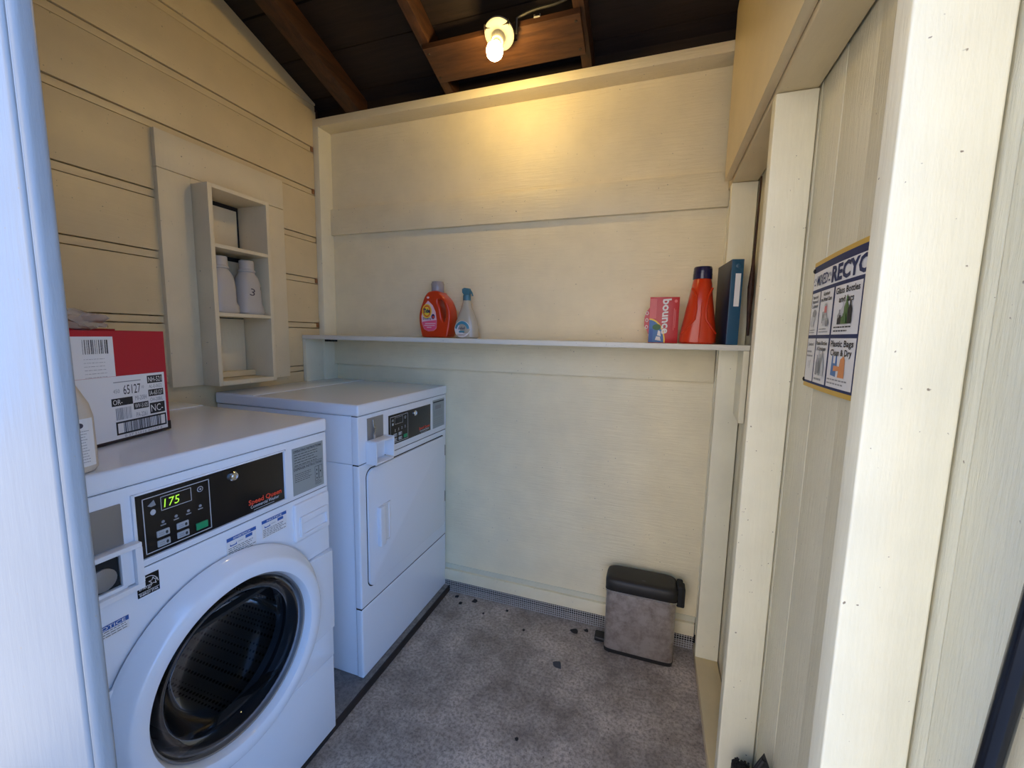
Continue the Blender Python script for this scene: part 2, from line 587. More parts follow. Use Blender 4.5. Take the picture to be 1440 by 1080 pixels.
# ------------------------------------------------------------------ back wall
wb = structure(box('wall_back', -1.86, 0.42, YP, YP + 0.012, 0.145, 2.46, 'cream_x', None, 0))
box('outer_sheathing', -1.86, 0.42, YP + 0.03, YP + 0.05, -0.05, 2.46, 'dark_crack', wb, 0)
box('corner_post', XL, XL + 0.036, 1.776, YP, 0.06, 2.396, 'cream_z', wb, 0.003)
box('top_plate', XL, 0.222, 1.776, YP, 2.396, 2.434, 'cream_x', wb, 0.003)
box('rail', -1.696, 0.240, 1.8446, YP, 1.8785, 2.0103, 'cream_x', wb, 0.003)
box('rail', -1.690, 0.236, 1.8446, YP, 1.1886, 1.3245, 'cream_x', wb, 0.003)
box('trim_board', 0.2395, 0.252, 1.852, YP, 0.07, 2.396, 'cream_z', wb, 0.002)
box('trim_board', 0.2535, 0.335, 1.845, YP, 0.0, 1.3245, 'cream_z', wb, 0.003)
box('sill_board', -1.70, 0.236, 1.846, YP + 0.005, 0.062, 0.122, 'cream_x', wb, 0.004)
box('gap_strip', -1.70, 0.238, 1.861, YP + 0.011, 0.12, 0.147, 'siding', wb, 0.0)
poly = [(1.840, 2.434), (1.868, 2.434), (1.868, zr(1.868)), (1.840, zr(1.840))]
prism('frieze_board', poly, 'x', -1.86, 0.42, 'roof', wb)
bm = new_bm()                                   # galvanised mesh under the sill board
g = 0.0105
x = -1.0
while x < 0.236:
    add_box(bm, x, x + 0.0020, 1.8475, 1.8489, 0.0, 0.066)
    x += g
for k in range(6):
    add_box(bm, -1.0, 0.236, 1.8489, 1.8503, k * g + 0.002, k * g + 0.0040)
o = obj('wire_mesh', bm, 'wire', wb)
o['kind'] = 'stuff'

# ------------------------------------------------------------------ right wall: studs, header, vertical siding
wr = structure(prism('wall_right', clip([(0.242, -0.05), (2.0, -0.05), (2.0, 3.6), (0.242, 3.6)], lambda p: zr(p[0]) + 0.015 - p[1]), 'x', XH1 + 0.02, XH1 + 0.06, 'dark_crack'))
for a, b in [(0.25, 0.428), (0.431, 0.560), (0.563, 0.730), (0.733, 0.899), (0.902, 1.034), (1.037, 1.162), (1.165, 1.34), (1.343, 1.53), (1.533, 1.70), (1.703, 1.88)]:
    box('siding_board', XH1 + random.uniform(0.0, 0.003), XH1 + 0.022, a, b, 0.0, 1.99, 'siding', wr, 0.0025)
SW = 0.038
for y0, bt in ((1.757, 0.04), (1.171, 0.04), (0.5814, 0.04)):
    box('stud', XH0, XH1 - 0.002, y0, y0 + SW, bt, ZH - 0.001, 'cream_z', wr, 0.003, 3)
box('header', XH0, XH1 - 0.003, 0.33, 1.842, ZH, ZH + 0.038, 'cream_y', wr, 0.004, 3)
box('sill_plate', XH0, XH1 - 0.002, 0.33, 1.842, 0.0, 0.04, 'cream_y', wr, 0.003)
poly = clip([(0.325, ZH + 0.012), (1.772, ZH + 0.012), (1.772, 3.3), (0.325, 3.3)], lambda p: zr(p[0]) - 0.001 - p[1])
prism('upper_panel', poly, 'x', XH0 - 0.024, XH0 - 0.001, 'cream_y', wr, 0.002)
bm = new_bm()                                   # splintered dark wood in the narrow bay behind the binder
add_tube(bm, [(0.318, 1.70, 1.93), (0.316, 1.70, 1.66), (0.313, 1.69, 1.55), (0.314, 1.695, 1.48), (0.317, 1.70, 1.38)], [0.003, 0.004, 0.011, 0.008, 0.004], 8)
obj('splintered_strip', bm, 'rafter', wr)

# ------------------------------------------------------------------ front wall with the doorway the photo is taken from
wf = new_bm()
add_prism(wf, clip([(-1.86, -0.05), (-0.765, -0.05), (-0.765, 3.0), (-1.86, 3.0)], lambda p: 1), 'y', 0.243, YF)
add_prism(wf, [(-0.765, 2.25), (0.42, 2.25), (0.42, 3.0), (-0.765, 3.0)], 'y', 0.243, YF)
wf = structure(obj('wall_front', wf, 'white_paint'))
box('door_jamb', -0.5500, -0.5395, 0.2255, 0.2425, -0.02, 2.25, 'white_paint', wf, 0.006, 4)
box('casing_board', -0.762, -0.5506, 0.2235, 0.2425, -0.02, 2.30, 'white_paint', wf, 0.004, 3)
for o in wf.children:
    for v in o.data.vertices:
        v.co.x += (1.5 - v.co.z) * 0.011           # the jamb leans a little
for k in range(5):
    box('siding_board', -1.0 - 0.22 * k, -0.784 - 0.22 * k, 0.229, 0.2425, -0.02, 2.9, 'white_paint', wf, 0.003)

# ------------------------------------------------------------------ roof seen from below, plus an added unseen porch slope
top = new_bm()
add_prism(top, [(2.05, zr(2.05) + 0.022), (-0.35, zr(-0.35) + 0.022), (-0.35, zr(-0.35) + 0.04), (2.05, zr(2.05) + 0.04)], 'x', -2.0, 0.6)
zp_ = zr(-0.35)
add_prism(top, [(-0.35, zp_ + 0.022), (-1.1, zp_ - 0.23), (-1.1, zp_ - 0.21), (-0.35, zp_ + 0.04)], 'x', -2.0, 0.6)  # porch slope out of view, added to keep overhead sky off the jamb
ceil = structure(obj('ceiling', top, 'roof'))
y = 2.05
r_ = random.Random(3)
while y > -0.3:
    w = r_.choice((0.135, 0.14, 0.185))
    y2 = y - w
    d = r_.uniform(0, 0.004)
    prism('roof_board', [(y, zr(y) + d), (y2 + 0.006, zr(y2 + 0.006) + d), (y2 + 0.006, zr(y2 + 0.006) + 0.02), (y, zr(y) + 0.02)], 'x', -2.0, 0.6, 'roof', ceil, 0.001)
    y = y2
RD = 0.094
for a, b in ((XL - 0.06, XL - 0.022), (-1.500, -1.421), (-0.953, -0.914), (-0.337, -0.298)):
    prism('rafter', [(1.838, zr(1.838) - 0.002), (1.838, zr(1.838) - RD + 0.02), (1.776, zr(1.776) - RD), (-0.32, zr(-0.32) - RD), (-0.32, zr(-0.32) - 0.002)], 'x', a, b, 'rafter', ceil, 0.002)
lo = lambda yy, d: zr(yy) - RD - d
mb = prism('mounting_board', [(1.705, lo(1.705, 0.001)), (1.562, lo(1.562, 0.001)), (1.562, lo(1.562, 0.020)), (1.705, lo(1.705, 0.020))], 'x', -0.940, -0.312, 'light_board', ceil, 0.002)
for nx in (-0.925, -0.330):
    for ny in (1.585, 1.682):
        lathe('nail', [(0, -0.002), (0.005, -0.002), (0.006, 0.0)], (nx, ny, lo(ny, 0.0195)), 'iron', mb, 'z', 12)

# ------------------------------------------------------------------ lamp
LX, LY = -0.605, 1.545
LZ = lo(LY, 0.0) - 0.044
lamp = thing('ceiling_lamp', 'bare glowing bulb in a white porcelain holder on the brown roof board', 'lamp', (LX, LY, LZ))
tilt = Matrix.Translation((LX, LY, LZ)) @ Matrix.Rotation(math.radians(-28), 4, 'X') @ Matrix.Translation((-LX, -LY, -LZ))
def tilted(name, prof, mat, seg=40):
    b_ = add_lathe(new_bm(), prof, (LX, LY, LZ), 'z', seg)
    bmesh.ops.transform(b_, matrix=tilt, verts=b_.verts[:])
    return obj(name, b_, mat, lamp)
box('junction_box', LX - 0.045, LX + 0.045, LY - 0.035, LY + 0.055, LZ + 0.012, lo(LY + 0.055, 0.022), 'iron', lamp, 0.004)
tilted('base', [(0, 0.004), (0.050, 0.004), (0.055, 0.0), (0.055, -0.008), (0.048, -0.013), (0.030, -0.019), (0.026, -0.024)], 'porcelain')
tilted('socket', [(0.026, -0.022), (0.0235, -0.045), (0.021, -0.050), (0.016, -0.050), (0.015, -0.062), (0, -0.062)], 'porcelain')
tilted('screw_cap', [(0.0128, -0.050), (0.0128, -0.056), (0.0138, -0.058), (0.0128, -0.060), (0.0138, -0.062), (0.0135, -0.068)], 'chrome')
glow = simple('lit_bulb', (1, 0.9, 0.7), 0.3, emit=(1.0, 0.69, 0.24), estr=BULB)
tilted('bulb', [(0.0135, -0.064), (0.016, -0.072), (0.024, -0.082), (0.0295, -0.094), (0.030, -0.103), (0.026, -0.116), (0.017, -0.126), (0, -0.131)], glow)
for sx in (-0.032, 0.034):
    b_ = new_bm()
    add_tube(b_, [(LX + sx, LY + 0.02, LZ - 0.012), (LX + sx * 0.9, LY + 0.005, LZ - 0.018)], 0.004, 8)
    obj('screw', b_, 'iron', lamp)
b_ = new_bm()
pts = [(-0.545, 1.56, LZ - 0.004)]
for k in range(12):
    t = k / 11
    yy = 1.548 - 0.03 * t
    pts.append((-0.54 + 0.22 * t, yy, lo(yy, 0.004) + 0.012 * math.sin(PI * t * 2) * 0.4))
pts += [(-0.30, 1.50, lo(1.50, -0.01)), (-0.29, 1.48, lo(1.48, -0.05)), (-0.288, 1.42, lo(1.42, -0.085))]
add_tube(b_, pts, 0.005, 8)
cab_ = tag(obj('power_cable', b_, 'black_plastic'), 'black cable running from the bulb holder along the roof board', 'cable')
b_ = new_bm()
add_tube(b_, [(-0.475, 1.556, lo(1.556, 0.0)), (-0.475, 1.55, lo(1.55, 0.012)), (-0.455, 1.55, lo(1.55, 0.012)), (-0.455, 1.556, lo(1.556, 0.0))], 0.003, 8)
obj('staple', b_, 'porcelain', cab_)

# ------------------------------------------------------------------ wall shelf
sh = thing('wall_shelf', 'long cream painted plank shelf across the back wall', 'shelf', (-0.69, 1.75, 1.325))
box('shelf_board', -1.705, 0.3205, 1.652, 1.8435, 1.3255, 1.346, 'shelf', sh, 0.0025)
prism('bracket', [(1.652, 1.3245), (1.755, 1.3245), (1.755, 1.085), (1.745, 1.085), (1.652, 1.065)], 'x', 0.300, 0.3195, 'cream_z', sh, 0.0015)
prism('bracket', [(1.660, 1.3245), (1.774, 1.3245), (1.774, 1.07), (1.660, 1.07)], 'x', -1.7105, -1.690, 'cream_z', sh, 0.0015)
for bx in (-1.635, -1.672):
    box('fixing_block', bx, bx + 0.026, 1.77, 1.795, 1.312, 1.3245, 'black_matt', sh, 0.002)

# ------------------------------------------------------------------ washing machine and dryer
def lid(root, x0, x1, y0, y1, z0, z1):
    l = box('lid', x0, x1, y0, y1, z0, z1, 'enamel', root, 0.009, 4)
    box('rear_strip', x0 + 0.002, x0 + 0.21, y0 + 0.004, y1 - 0.004, z1 - 0.004, z1 + 0.0022, 'enamel', l, 0.002)
    return l

def control_panel(root, X, y0, y1, z0, z1, lit):
    """black fascia; the key area is outlined at its near end"""
    fas = box('control_panel', X - 0.004, X + 0.002, y0, y1, z0, z1, 'black_panel', root, 0.001)
    W, H = y1 - y0, z1 - z0
    p = Print((X + 0.002, y0, z0), (0, 1, 0), (0, 0, 1), (1, 0, 0))
    a0, a1, b0, b1 = 0.03 * W, 0.415 * W, 0.05 * H, 0.93 * H
    p.frame(a0, b0, a1, b1, 0.0018, 'grey_line')
    p.frame(0.125 * W, 0.655 * H, 0.30 * W, 0.88 * H, 0.0012, 'grey_line')
    p.ellipse(0.355 * W, 0.80 * H, 0.0065, 0.0065, 'grey_line', 1)
    p.ellipse(0.355 * W, 0.80 * H, 0.0052, 0.0052, 'ink', 2)
    p.ellipse(0.355 * W, 0.80 * H, 0.0018, 0.0018, 'grey_line', 3)
    for k in range(4):
        p.ellipse((0.13 + 0.073 * k) * W, (0.475 + 0.012 * k) * H, 0.0032, 0.0032, 'ink_grey', 1)
        p.rect((0.115 + 0.073 * k) * W, (0.415 + 0.012 * k) * H, (0.145 + 0.073 * k) * W, (0.435 + 0.012 * k) * H, 'ink_grey', 1)
    p.poly([(0.055 * W, 0.80 * H), (0.09 * W, 0.87 * H), (0.10 * W, 0.78 * H), (0.075 * W, 0.77 * H)], 'ink_grey', 1)
    p.ellipse(0.082 * W, 0.68 * H, 0.005, 0.006, 'grey_line', 1)
    p.text('Speed Queen', 0.685 * W, 0.165 * H, 0.094 * H, 'red_ink', 2, width=0.285 * W, bold=0.03)
    p.text('Commercial Washer' if lit else 'Commercial Dryer', 0.70 * W, 0.085 * H, 0.062 * H, 'grey_line', 2, width=0.245 * W)
    p.rect(0.725 * W, 0.035 * H, 0.90 * W, 0.052 * H, 'ink_grey', 2)
    if lit:
        p.text('175', 0.14 * W, 0.70 * H, 0.135 * H, 'led', 3, width=0.085 * W, bold=0.0, shear=0.12)
    else:
        p.rect(0.14 * W, 0.68 * H, 0.285 * W, 0.85 * H, 'ink', 2)
    p.build(fas, {'red_ink': 'lettering', 'led': 'display_digits', 'grey_line': 'outline_print'})
    for bu, bv in ((0.125, 0.30), (0.235, 0.305), (0.125, 0.145), (0.235, 0.15)):
        b_ = box('button', X, X + 0.0045, y0 + (bu - 0.034) * W, y0 + (bu + 0.036) * W, z0 + (bv - 0.052) * H, z0 + (bv + 0.052) * H, 'grey_button', fas, 0.002, 3)
        p = Print((X + 0.0045, y0 + bu * W, z0 + bv * H), (0, 1, 0), (0, 0, 1), (1, 0, 0))
        p.ellipse(0.006, 0, 0.0026, 0.0036, 'ink', 1, 12)
        p.rect(-0.009, -0.003, 0.001, -0.001, 'ink_grey', 1)
        p.rect(-0.009, 0.001, 0.001, 0.003, 'ink_grey', 1)
        p.build(b_)
    box('start_button', X, X + 0.0045, y0 + 0.315 * W, y0 + 0.39 * W, z0 + 0.105 * H, z0 + 0.225 * H, 'green_button', fas, 0.002, 3)
    lk = lathe('key_lock', [(0.0115, 0), (0.0115, 0.004), (0.009, 0.007), (0.0075, 0.0072), (0.007, 0.005), (0.004, 0.005), (0.004, 0.0065), (0, 0.0065)], (X + 0.002, y0 + 0.58 * W, z0 + 0.84 * H), 'chrome', fas, 'x', 24)
    return fas

def sheet(root, name, X, y0, y1, z0, z1, mat):
    return box(name, X - 0.002, X + 0.0006, y0, y1, z0, z1, mat, root, 0.0)

def instruction_label(root, X, y0, y1, z0, z1, full):
    s = sheet(root, 'instruction_label', X, y0, y1, z0, z1, 'label_grey')
    W, H = y1 - y0, z1 - z0
    p = Print((X + 0.0006, y0, z0), (0, 1, 0), (0, 0, 1), (1, 0, 0))
    if full:
        p.text('OPERATING INSTRUCTIONS', 0.04 * W, 0.90 * H, 0.052 * H, 'ink', 1, width=0.90 * W)
        p.fine(0.06 * W, 0.60 * H, 0.85 * W, 0.88 * H, 5, 'ink', 1, 3, 0.22)
        p.text('DISPENSER INSTRUCTIONS', 0.04 * W, 0.52 * H, 0.052 * H, 'ink', 1, width=0.90 * W)
        p.rect(0.04 * W, 0.595 * H, 0.96 * W, 0.602 * H, 'ink', 1)
        p.fine(0.06 * W, 0.26 * H, 0.60 * W, 0.46 * H, 5, 'ink', 1, 4, 0.25)
        p.frame(0.70 * W, 0.14 * H, 0.83 * W, 0.47 * H, 0.001, 'ink')
        p.frame(0.83 * W, 0.18 * H, 0.95 * W, 0.47 * H, 0.001, 'ink')
        for k in range(3):
            p.ellipse(0.765 * W, (0.2 + 0.09 * k) * H, 0.002, 0.003, 'ink', 1, 10)
        p.ellipse(0.89 * W, 0.33 * H, 0.002, 0.003, 'ink', 1, 10)
        p.fine(0.70 * W, 0.05 * H, 0.95 * W, 0.13 * H, 3, 'ink', 1, 5, 0.3)
    else:
        p.rect(0.03 * W, 0.90 * H, 0.97 * W, 0.94 * H, 'ink', 1)
        p.rect(0.2 * W, 0.66 * H, 0.7 * W, 0.80 * H, 'ink_grey', 1)
        p.fine(0.08 * W, 0.42 * H, 0.92 * W, 0.62 * H, 4, 'ink_grey', 1, 6, 0.3)
        p.fine(0.08 * W, 0.08 * H, 0.92 * W, 0.36 * H, 4, 'ink_grey', 1, 7, 0.2)
    p.build(s, {'ink': 'lettering'})

def arc(cy, cz, r, t0, t1, n=32):
    return [(cy + r * math.cos(t0 + (t1 - t0) * k / n), cz + r * math.sin(t0 + (t1 - t0) * k / n)) for k in range(n + 1)]

# --- washer
WX, WY0, WY1, WZ0, WZT = -0.955, 0.336, 1.0034, 0.030, 1.0986
ws = thing('washing_machine', 'white coin-operated front-load washer with black porthole and green lit display', 'washer', (-1.32, 0.67, WZ0))
bm = new_bm()
xb_, xf_ = -1.695, WX - 0.012
add_box(bm, xb_, xf_, WY1 - 0.006, WY1 - 0.002, WZ0, 1.056)
add_box(bm, xb_, xf_, WY0 + 0.002, WY0 + 0.006, WZ0, 1.056)
add_box(bm, xb_, xb_ + 0.004, WY0 + 0.006, WY1 - 0.006, WZ0, 1.056)
add_box(bm, xb_ + 0.004, xf_, WY0 + 0.006, WY1 - 0.006, WZ0, WZ0 + 0.004)
obj('cabinet', bm, 'enamel', ws)
lid(ws, -1.70, WX + 0.004, WY0, WY1 + 0.001, 1.0555, WZT - 0.002)
DCY, DCZ, DR = 0.672, 0.549, 0.256
# front panels around the porthole
ZA, ZB, ZC_, ZD = 0.879, 0.671, 0.398, 0.298
def isec(z, r=DR):
    return math.asin(max(-1, min(1, (z - DCZ) / r)))
tB, tC = isec(ZB), isec(ZC_)
y0p, y1p = WY0 + 0.001, WY1 - 0.001
prism('front_panel', [(y0p, ZA - 0.001), (y0p, ZB + 0.001)] + arc(DCY, DCZ, DR, PI - tB, tB)[0:] + [(y1p, ZB + 0.001), (y1p, ZA - 0.001)], 'x', WX - 0.03, WX, 'enamel', ws, 0.002)
prism('front_panel', [(y1p + 0.002, ZB - 0.001)] + [(DCY + DR * math.cos(tB), ZB - 0.001)] + arc(DCY, DCZ, DR, tB, tC) + [(y1p + 0.002, ZC_ + 0.001)], 'x', WX - 0.03, WX + 0.011, 'enamel', ws, 0.004)
prism('front_panel', [(y0p, ZB - 0.001)] + [(DCY - DR * math.cos(tB), ZB - 0.001)] + arc(DCY, DCZ, DR, PI - tB, PI - tC) + [(y0p, ZC_ + 0.001)], 'x', WX - 0.03, WX + 0.011, 'enamel', ws, 0.004)
prism('front_panel', [(y0p, ZC_ - 0.001)] + arc(DCY, DCZ, DR, -PI - tC, tC)[0:] + [(y1p, ZC_ - 0.001), (y1p, ZD + 0.0005), (y0p, ZD + 0.0005)] if DCZ - DR > ZD else [(y0p, ZC_), (y0p + .01, ZC_), (y0p, ZD)], 'x', WX - 0.03, WX + 0.004, 'enamel', ws, 0.002) if DCZ - DR > ZD else None
if DCZ - DR <= ZD:
    tD = isec(ZD)
    for sg in (1, -1):
        pl = [(DCY + sg * (y - DCY), z) for y, z in ([(DCY + DR * math.cos(tC), ZC_ - 0.001)] + arc(DCY, DCZ, DR, tC, tD, 16) + [(y1p, ZD + 0.001), (y1p, ZC_ - 0.001)])]
        prism('front_panel', pl, 'x', WX - 0.03, WX + 0.005, 'enamel', ws, 0.002)
box('kick_panel', WX - 0.03, WX + 0.003, y0p, y1p, WZ0 + 0.002, ZD - 0.0015, 'enamel', ws, 0.003)
cp = box('control_fascia', WX - 0.03, WX, y0p, y1p, ZA + 0.001, 1.0545, 'enamel', ws, 0.003)
bm = new_bm()
add_box(bm, WX - 0.002, WX + 0.005, 0.492, 0.850, 0.8925, 0.8965, 0.001)
add_box(bm, WX - 0.002, WX + 0.005, 0.492, 0.850, 1.032, 1.036, 0.001)
add_box(bm, WX - 0.002, WX + 0.005, 0.4905, 0.496, 0.8925, 1.036, 0.001)
add_box(bm, WX - 0.002, WX + 0.005, 0.844, 0.850, 0.8925, 1.036, 0.001)
obj('bezel', bm, 'enamel', cp)
control_panel(ws, WX, 0.498, 0.842, 0.8975, 1.031, True)
instruction_label(ws, WX, 0.873, 0.988, 0.891, 1.030, True)
for z in (ZA, ZB, ZC_, ZD, 1.055):
    box('seam_shade_bar', WX - 0.028, WX - 0.0035, y0p + 0.002, y1p - 0.0015, z - 0.004, z + 0.004, 'dark_crack', ws, 0)  # near-black bar behind each seam stands in for the shade there
# dispenser drawer
dr = box('detergent_drawer', WX - 0.02, WX + 0.009, 0.868, 0.9995, 0.752, 0.866, 'white_plastic', ws, 0.006, 3)
bm = new_bm()
add_box(bm, WX + 0.0085, WX + 0.016, 0.882, 0.987, 0.805, 0.826, 0.004, 3)
add_box(bm, WX + 0.0085, WX + 0.016, 0.882, 0.987, 0.765, 0.772, 0.002, 2)
add_box(bm, WX + 0.0085, WX + 0.016, 0.882, 0.889, 0.768, 0.824, 0.002, 2)
add_box(bm, WX + 0.0085, WX + 0.016, 0.980, 0.987, 0.768, 0.824, 0.002, 2)
obj('pull', bm, 'white_plastic', dr)
# stickers
def notice(y0, y1, z0, z1, word, seed):
    s = sheet(ws, 'sticker', WX + 0.0004, y0, y1, z0, z1, 'paper')
    W, H = y1 - y0, z1 - z0
    p = Print((WX + 0.001, y0, z0), (0, 1, 0), (0, 0, 1), (1, 0, 0))
    p.rect(0, 0.82 * H, W, H, 'blue_ink', 1)
    p.text(word, W / 2, 0.86 * H, 0.10 * H, 'paper', 2, width=0.6 * W, align='c')
    p.poly([(0.10 * W, 0.68 * H), (0.10 * W, 0.55 * H), (0.32 * W, 0.55 * H), (0.32 * W, 0.68 * H), (0.28 * W, 0.60 * H), (0.14 * W, 0.60 * H)], 'blue_ink', 1)
    p.poly([(0.62 * W, 0.62 * H), (0.86 * W, 0.62 * H), (0.86 * W, 0.78 * H), (0.62 * W, 0.78 * H)], 'blue_ink', 1)
    p.rect(0.36 * W, 0.63 * H, 0.54 * W, 0.65 * H, 'ink_grey', 1)
    p.fine(0.04 * W, 0.04 * H, 0.98 * W, 0.50 * H, 5, 'ink', 1, seed, 0.3)
    p.build(s, {'paper': 'lettering'})
notice(0.673, 0.751, 0.807, 0.858, 'ADVERTENCIA', 11)
notice(0.768, 0.845, 0.812, 0.862, 'NOTICE', 12)
s = sheet(ws, 'sticker', WX + 0.0004, 0.412, 0.471, 0.774, 0.800, 'paper')
p = Print((WX + 0.001, 0.412, 0.774), (0, 1, 0), (0, 0, 1), (1, 0, 0))
p.rect(0, 0.0165, 0.059, 0.026, 'blue_ink'); p.text('NOTICE', 0.0295, 0.018, 0.0065, 'paper', 2, width=0.048, align='c')
p.fine(0.003, 0.001, 0.057, 0.016, 3, 'ink', 1, 13, 0.25)
p.build(s, {'paper': 'lettering'})
s = sheet(ws, 'energy_sticker', WX + 0.0004, 0.489, 0.528, 0.820, 0.862, 'black_panel')
p = Print((WX + 0.001, 0.489, 0.820), (0, 1, 0), (0, 0, 1), (1, 0, 0))
p.rect(0.001, 0.0085, 0.038, 0.0095, 'paper')
p.text('ENERGY STAR', 0.0195, 0.0025, 0.0045, 'paper', 1, width=0.033, align='c')
p.text('energy', 0.002, 0.015, 0.008, 'paper', 1, width=0.023, shear=0.3, bold=0.0)
st = []
for k in range(10):
    rr = 0.0085 if k % 2 == 0 else 0.0036
    st.append((0.028 + rr * math.cos(PI / 2 + k * PI / 5), 0.024 + rr * math.sin(PI / 2 + k * PI / 5)))
for a, b in zip(st, st[1:] + st[:1]):
    p.line(*a, *b, 0.0011, 'paper')
prev = None
for k in range(13):
    t = math.radians(160 - 150 * k / 12)
    q = (0.0195 + 0.0175 * math.cos(t), 0.016 + 0.022 * math.sin(t))
    if prev:
        p.line(*prev, *q, 0.0012, 'paper')
    prev = q
p.build(s, {'paper': 'lettering'})
# coin slide module
box('coin_plate', WX - 0.002, WX + 0.003, 0.392, 0.474, 0.945, 1.027, 'plate_grey', ws, 0.001)
cm = new_bm()
cx0, cx1 = WX, WX + 0.020
add_box(cm, cx0, cx1, 0.352, 0.494, 0.934, 0.944, 0.002)
add_box(cm, cx0, cx1, 0.352, 0.494, 0.848, 0.860, 0.002)
add_box(cm, cx0, cx1, 0.482, 0.494, 0.860, 0.934, 0.001)
add_box(cm, cx0, cx1, 0.352, 0.364, 0.860, 0.934, 0.001)
cmo = obj('coin_box', cm, 'white_plastic', ws)
box('lock_recess', WX + 0.001, WX + 0.004, 0.37, 0.462, 0.868, 0.926, 'black_matt', cmo, 0.001)
bm = new_bm()
add_box(bm, WX + 0.002, WX + 0.012, 0.462, 0.482, 0.862, 0.932, 0.003)
add_box(bm, WX + 0.002, WX + 0.012, 0.366, 0.470, 0.860, 0.868, 0.002)
obj('recess_frame', bm, 'white_plastic', cmo)
lathe('lock_barrel', [(0.022, 0), (0.022, 0.006), (0.017, 0.009), (0.006, 0.009), (0, 0.009)], (WX + 0.003, 0.434, 0.893), 'plate_grey', cmo, 'x', 20)
# porthole
c0 = (WX, DCY, DCZ)
door = lathe('door', [(0.270, 0.006), (0.268, 0.013), (0.264, 0.018), (0.247, 0.040), (0.243, 0.044), (0.238, 0.0475), (0.214, 0.0465), (0.207, 0.044), (0.203, 0.036), (0.199, 0.014), (0.199, 0.002)], c0, 'enamel', ws, 'x', 96)
lathe('glass_rim', [(0.201, 0.020), (0.199, 0.026), (0.196, 0.024), (0.195, 0.016)], c0, 'plate_grey', door, 'x', 96)
lathe('glass', [(0.196, 0.016), (0.188, 0.020), (0.176, 0.021), (0.166, 0.018), (0.158, 0.008), (0.150, -0.020), (0.140, -0.048), (0.122, -0.068), (0.095, -0.080), (0.05, -0.087), (0, -0.089)], c0, 'door_glass', door, 'x', 96)
lathe('gasket', [(0.200, 0.008), (0.197, -0.01), (0.185, -0.03), (0.188, -0.045), (0.180, -0.06), (0.205, -0.075), (0.232, -0.080)], c0, 'rubber', ws, 'x', 72)
drum = lathe('drum', [(0.235, -0.075), (0.250, -0.085), (0.250, -0.50), (0.235, -0.515), (0, -0.515)], c0, 'drum', ws, 'x', 72)
for k in range(3):
    t = 2 * PI * k / 3 + 0.6
    bm = new_bm()
    add_prism(bm, [(-0.035, 0.249), (0.035, 0.249), (0.014, 0.205), (-0.014, 0.205)], 'x', WX - 0.48, WX - 0.10, 0.004)
    bmesh.ops.rotate(bm, cent=(0, 0, 0), matrix=Matrix.Rotation(t, 3, 'X'), verts=bm.verts[:])
    bmesh.ops.translate(bm, vec=(0, DCY, DCZ), verts=bm.verts[:])
    obj('drum_vane', bm, 'rubber', drum)

# --- dryer
DX, DY0, DY1, DZT = -0.990, 1.1905, 1.8585, 1.107
dy = thing('tumble_dryer', 'white coin-operated dryer with a plain rounded door, standing against the back wall', 'dryer', (-1.34, 1.52, WZ0))
bm = new_bm()
add_box(bm, -1.695, DX - 0.026, DY0 + 0.006, DY1 - 0.004, WZ0, 0.8795, 0.004)
add_box(bm, -1.695, DX - 0.004, DY0 + 0.002, DY1 - 0.002, 0.8815, 1.061, 0.004)
obj('cabinet', bm, 'enamel', dy)
lid(dy, -1.70, DX + 0.004, DY0 - 0.001, DY1, 1.0625, DZT - 0.002)
box('control_fascia', DX - 0.03, DX, DY0 + 0.0015, DY1 - 0.0015, 0.8815, 1.061, 'enamel', dy, 0.004, 3)
box('front_frame', DX - 0.03, DX, DY0 + 0.001, DY1 - 0.001, 0.317, 0.8795, 'enamel', dy, 0.008, 4)
box('kick_panel', DX - 0.03, DX, DY0 + 0.001, DY1 - 0.001, WZ0 + 0.001, 0.3145, 'enamel', dy, 0.008, 4)
for z in (0.8805, 0.3157, 1.0618):
    box('seam_shade_bar', DX - 0.028, DX - 0.0035, DY0 + 0.003, DY1 - 0.003, z - 0.004, z + 0.004, 'dark_crack', dy, 0)  # dark bars put the shade into the dryer's panel seams
def rrect(y0, y1, z0, z1, rl, rr_, n=8):
    pts = []
    for cy, cz, r, t in ((y1 - rr_, z0 + rr_, rr_, -PI / 2), (y1 - rr_, z1 - rr_, rr_, 0), (y0 + rl, z1 - rl, rl, PI / 2), (y0 + rl, z0 + rl, rl, PI)):
        pts += [(cy + r * math.cos(t + PI / 2 * k / n), cz + r * math.sin(t + PI / 2 * k / n)) for k in range(n + 1)]
    return pts
prism('door_shadow_gap', rrect(1.2285, 1.829, 0.379, 0.857, 0.034, 0.020), 'x', DX - 0.005, DX + 0.0006, 'dark_crack', dy)
ddoor = prism('door', rrect(1.232, 1.826, 0.383, 0.853, 0.032, 0.018), 'x', DX - 0.004, DX + 0.009, 'enamel', dy, 0.004)
box('pocket', DX + 0.008, DX + 0.0105, 1.281, 1.362, 0.530, 0.690, 'enamel', ddoor, 0.001)
hb = new_bm()
add_box(hb, DX + 0.0095, DX + 0.026, 1.281, 1.314, 0.530, 0.690, 0.004, 3)
add_box(hb, DX + 0.0095, DX + 0.013, 1.352, 1.362, 0.530, 0.690, 0.001)
add_box(hb, DX + 0.0095, DX + 0.013, 1.31, 1.356, 0.684, 0.690, 0.001)
add_box(hb, DX + 0.0095, DX + 0.013, 1.31, 1.356, 0.530, 0.536, 0.001)
obj('handle', hb, 'white_plastic', ddoor)
for z in (0.745, 0.500):
    box('hinge', DX - 0.001, DX + 0.004, 1.838, 1.8445, z, z + 0.055, 'plate_grey', dy, 0.001)
control_panel(dy, DX, 1.372, 1.699, 0.9085, 1.034, False)
instruction_label(dy, DX, 1.722, 1.836, 0.907, 1.046, False)
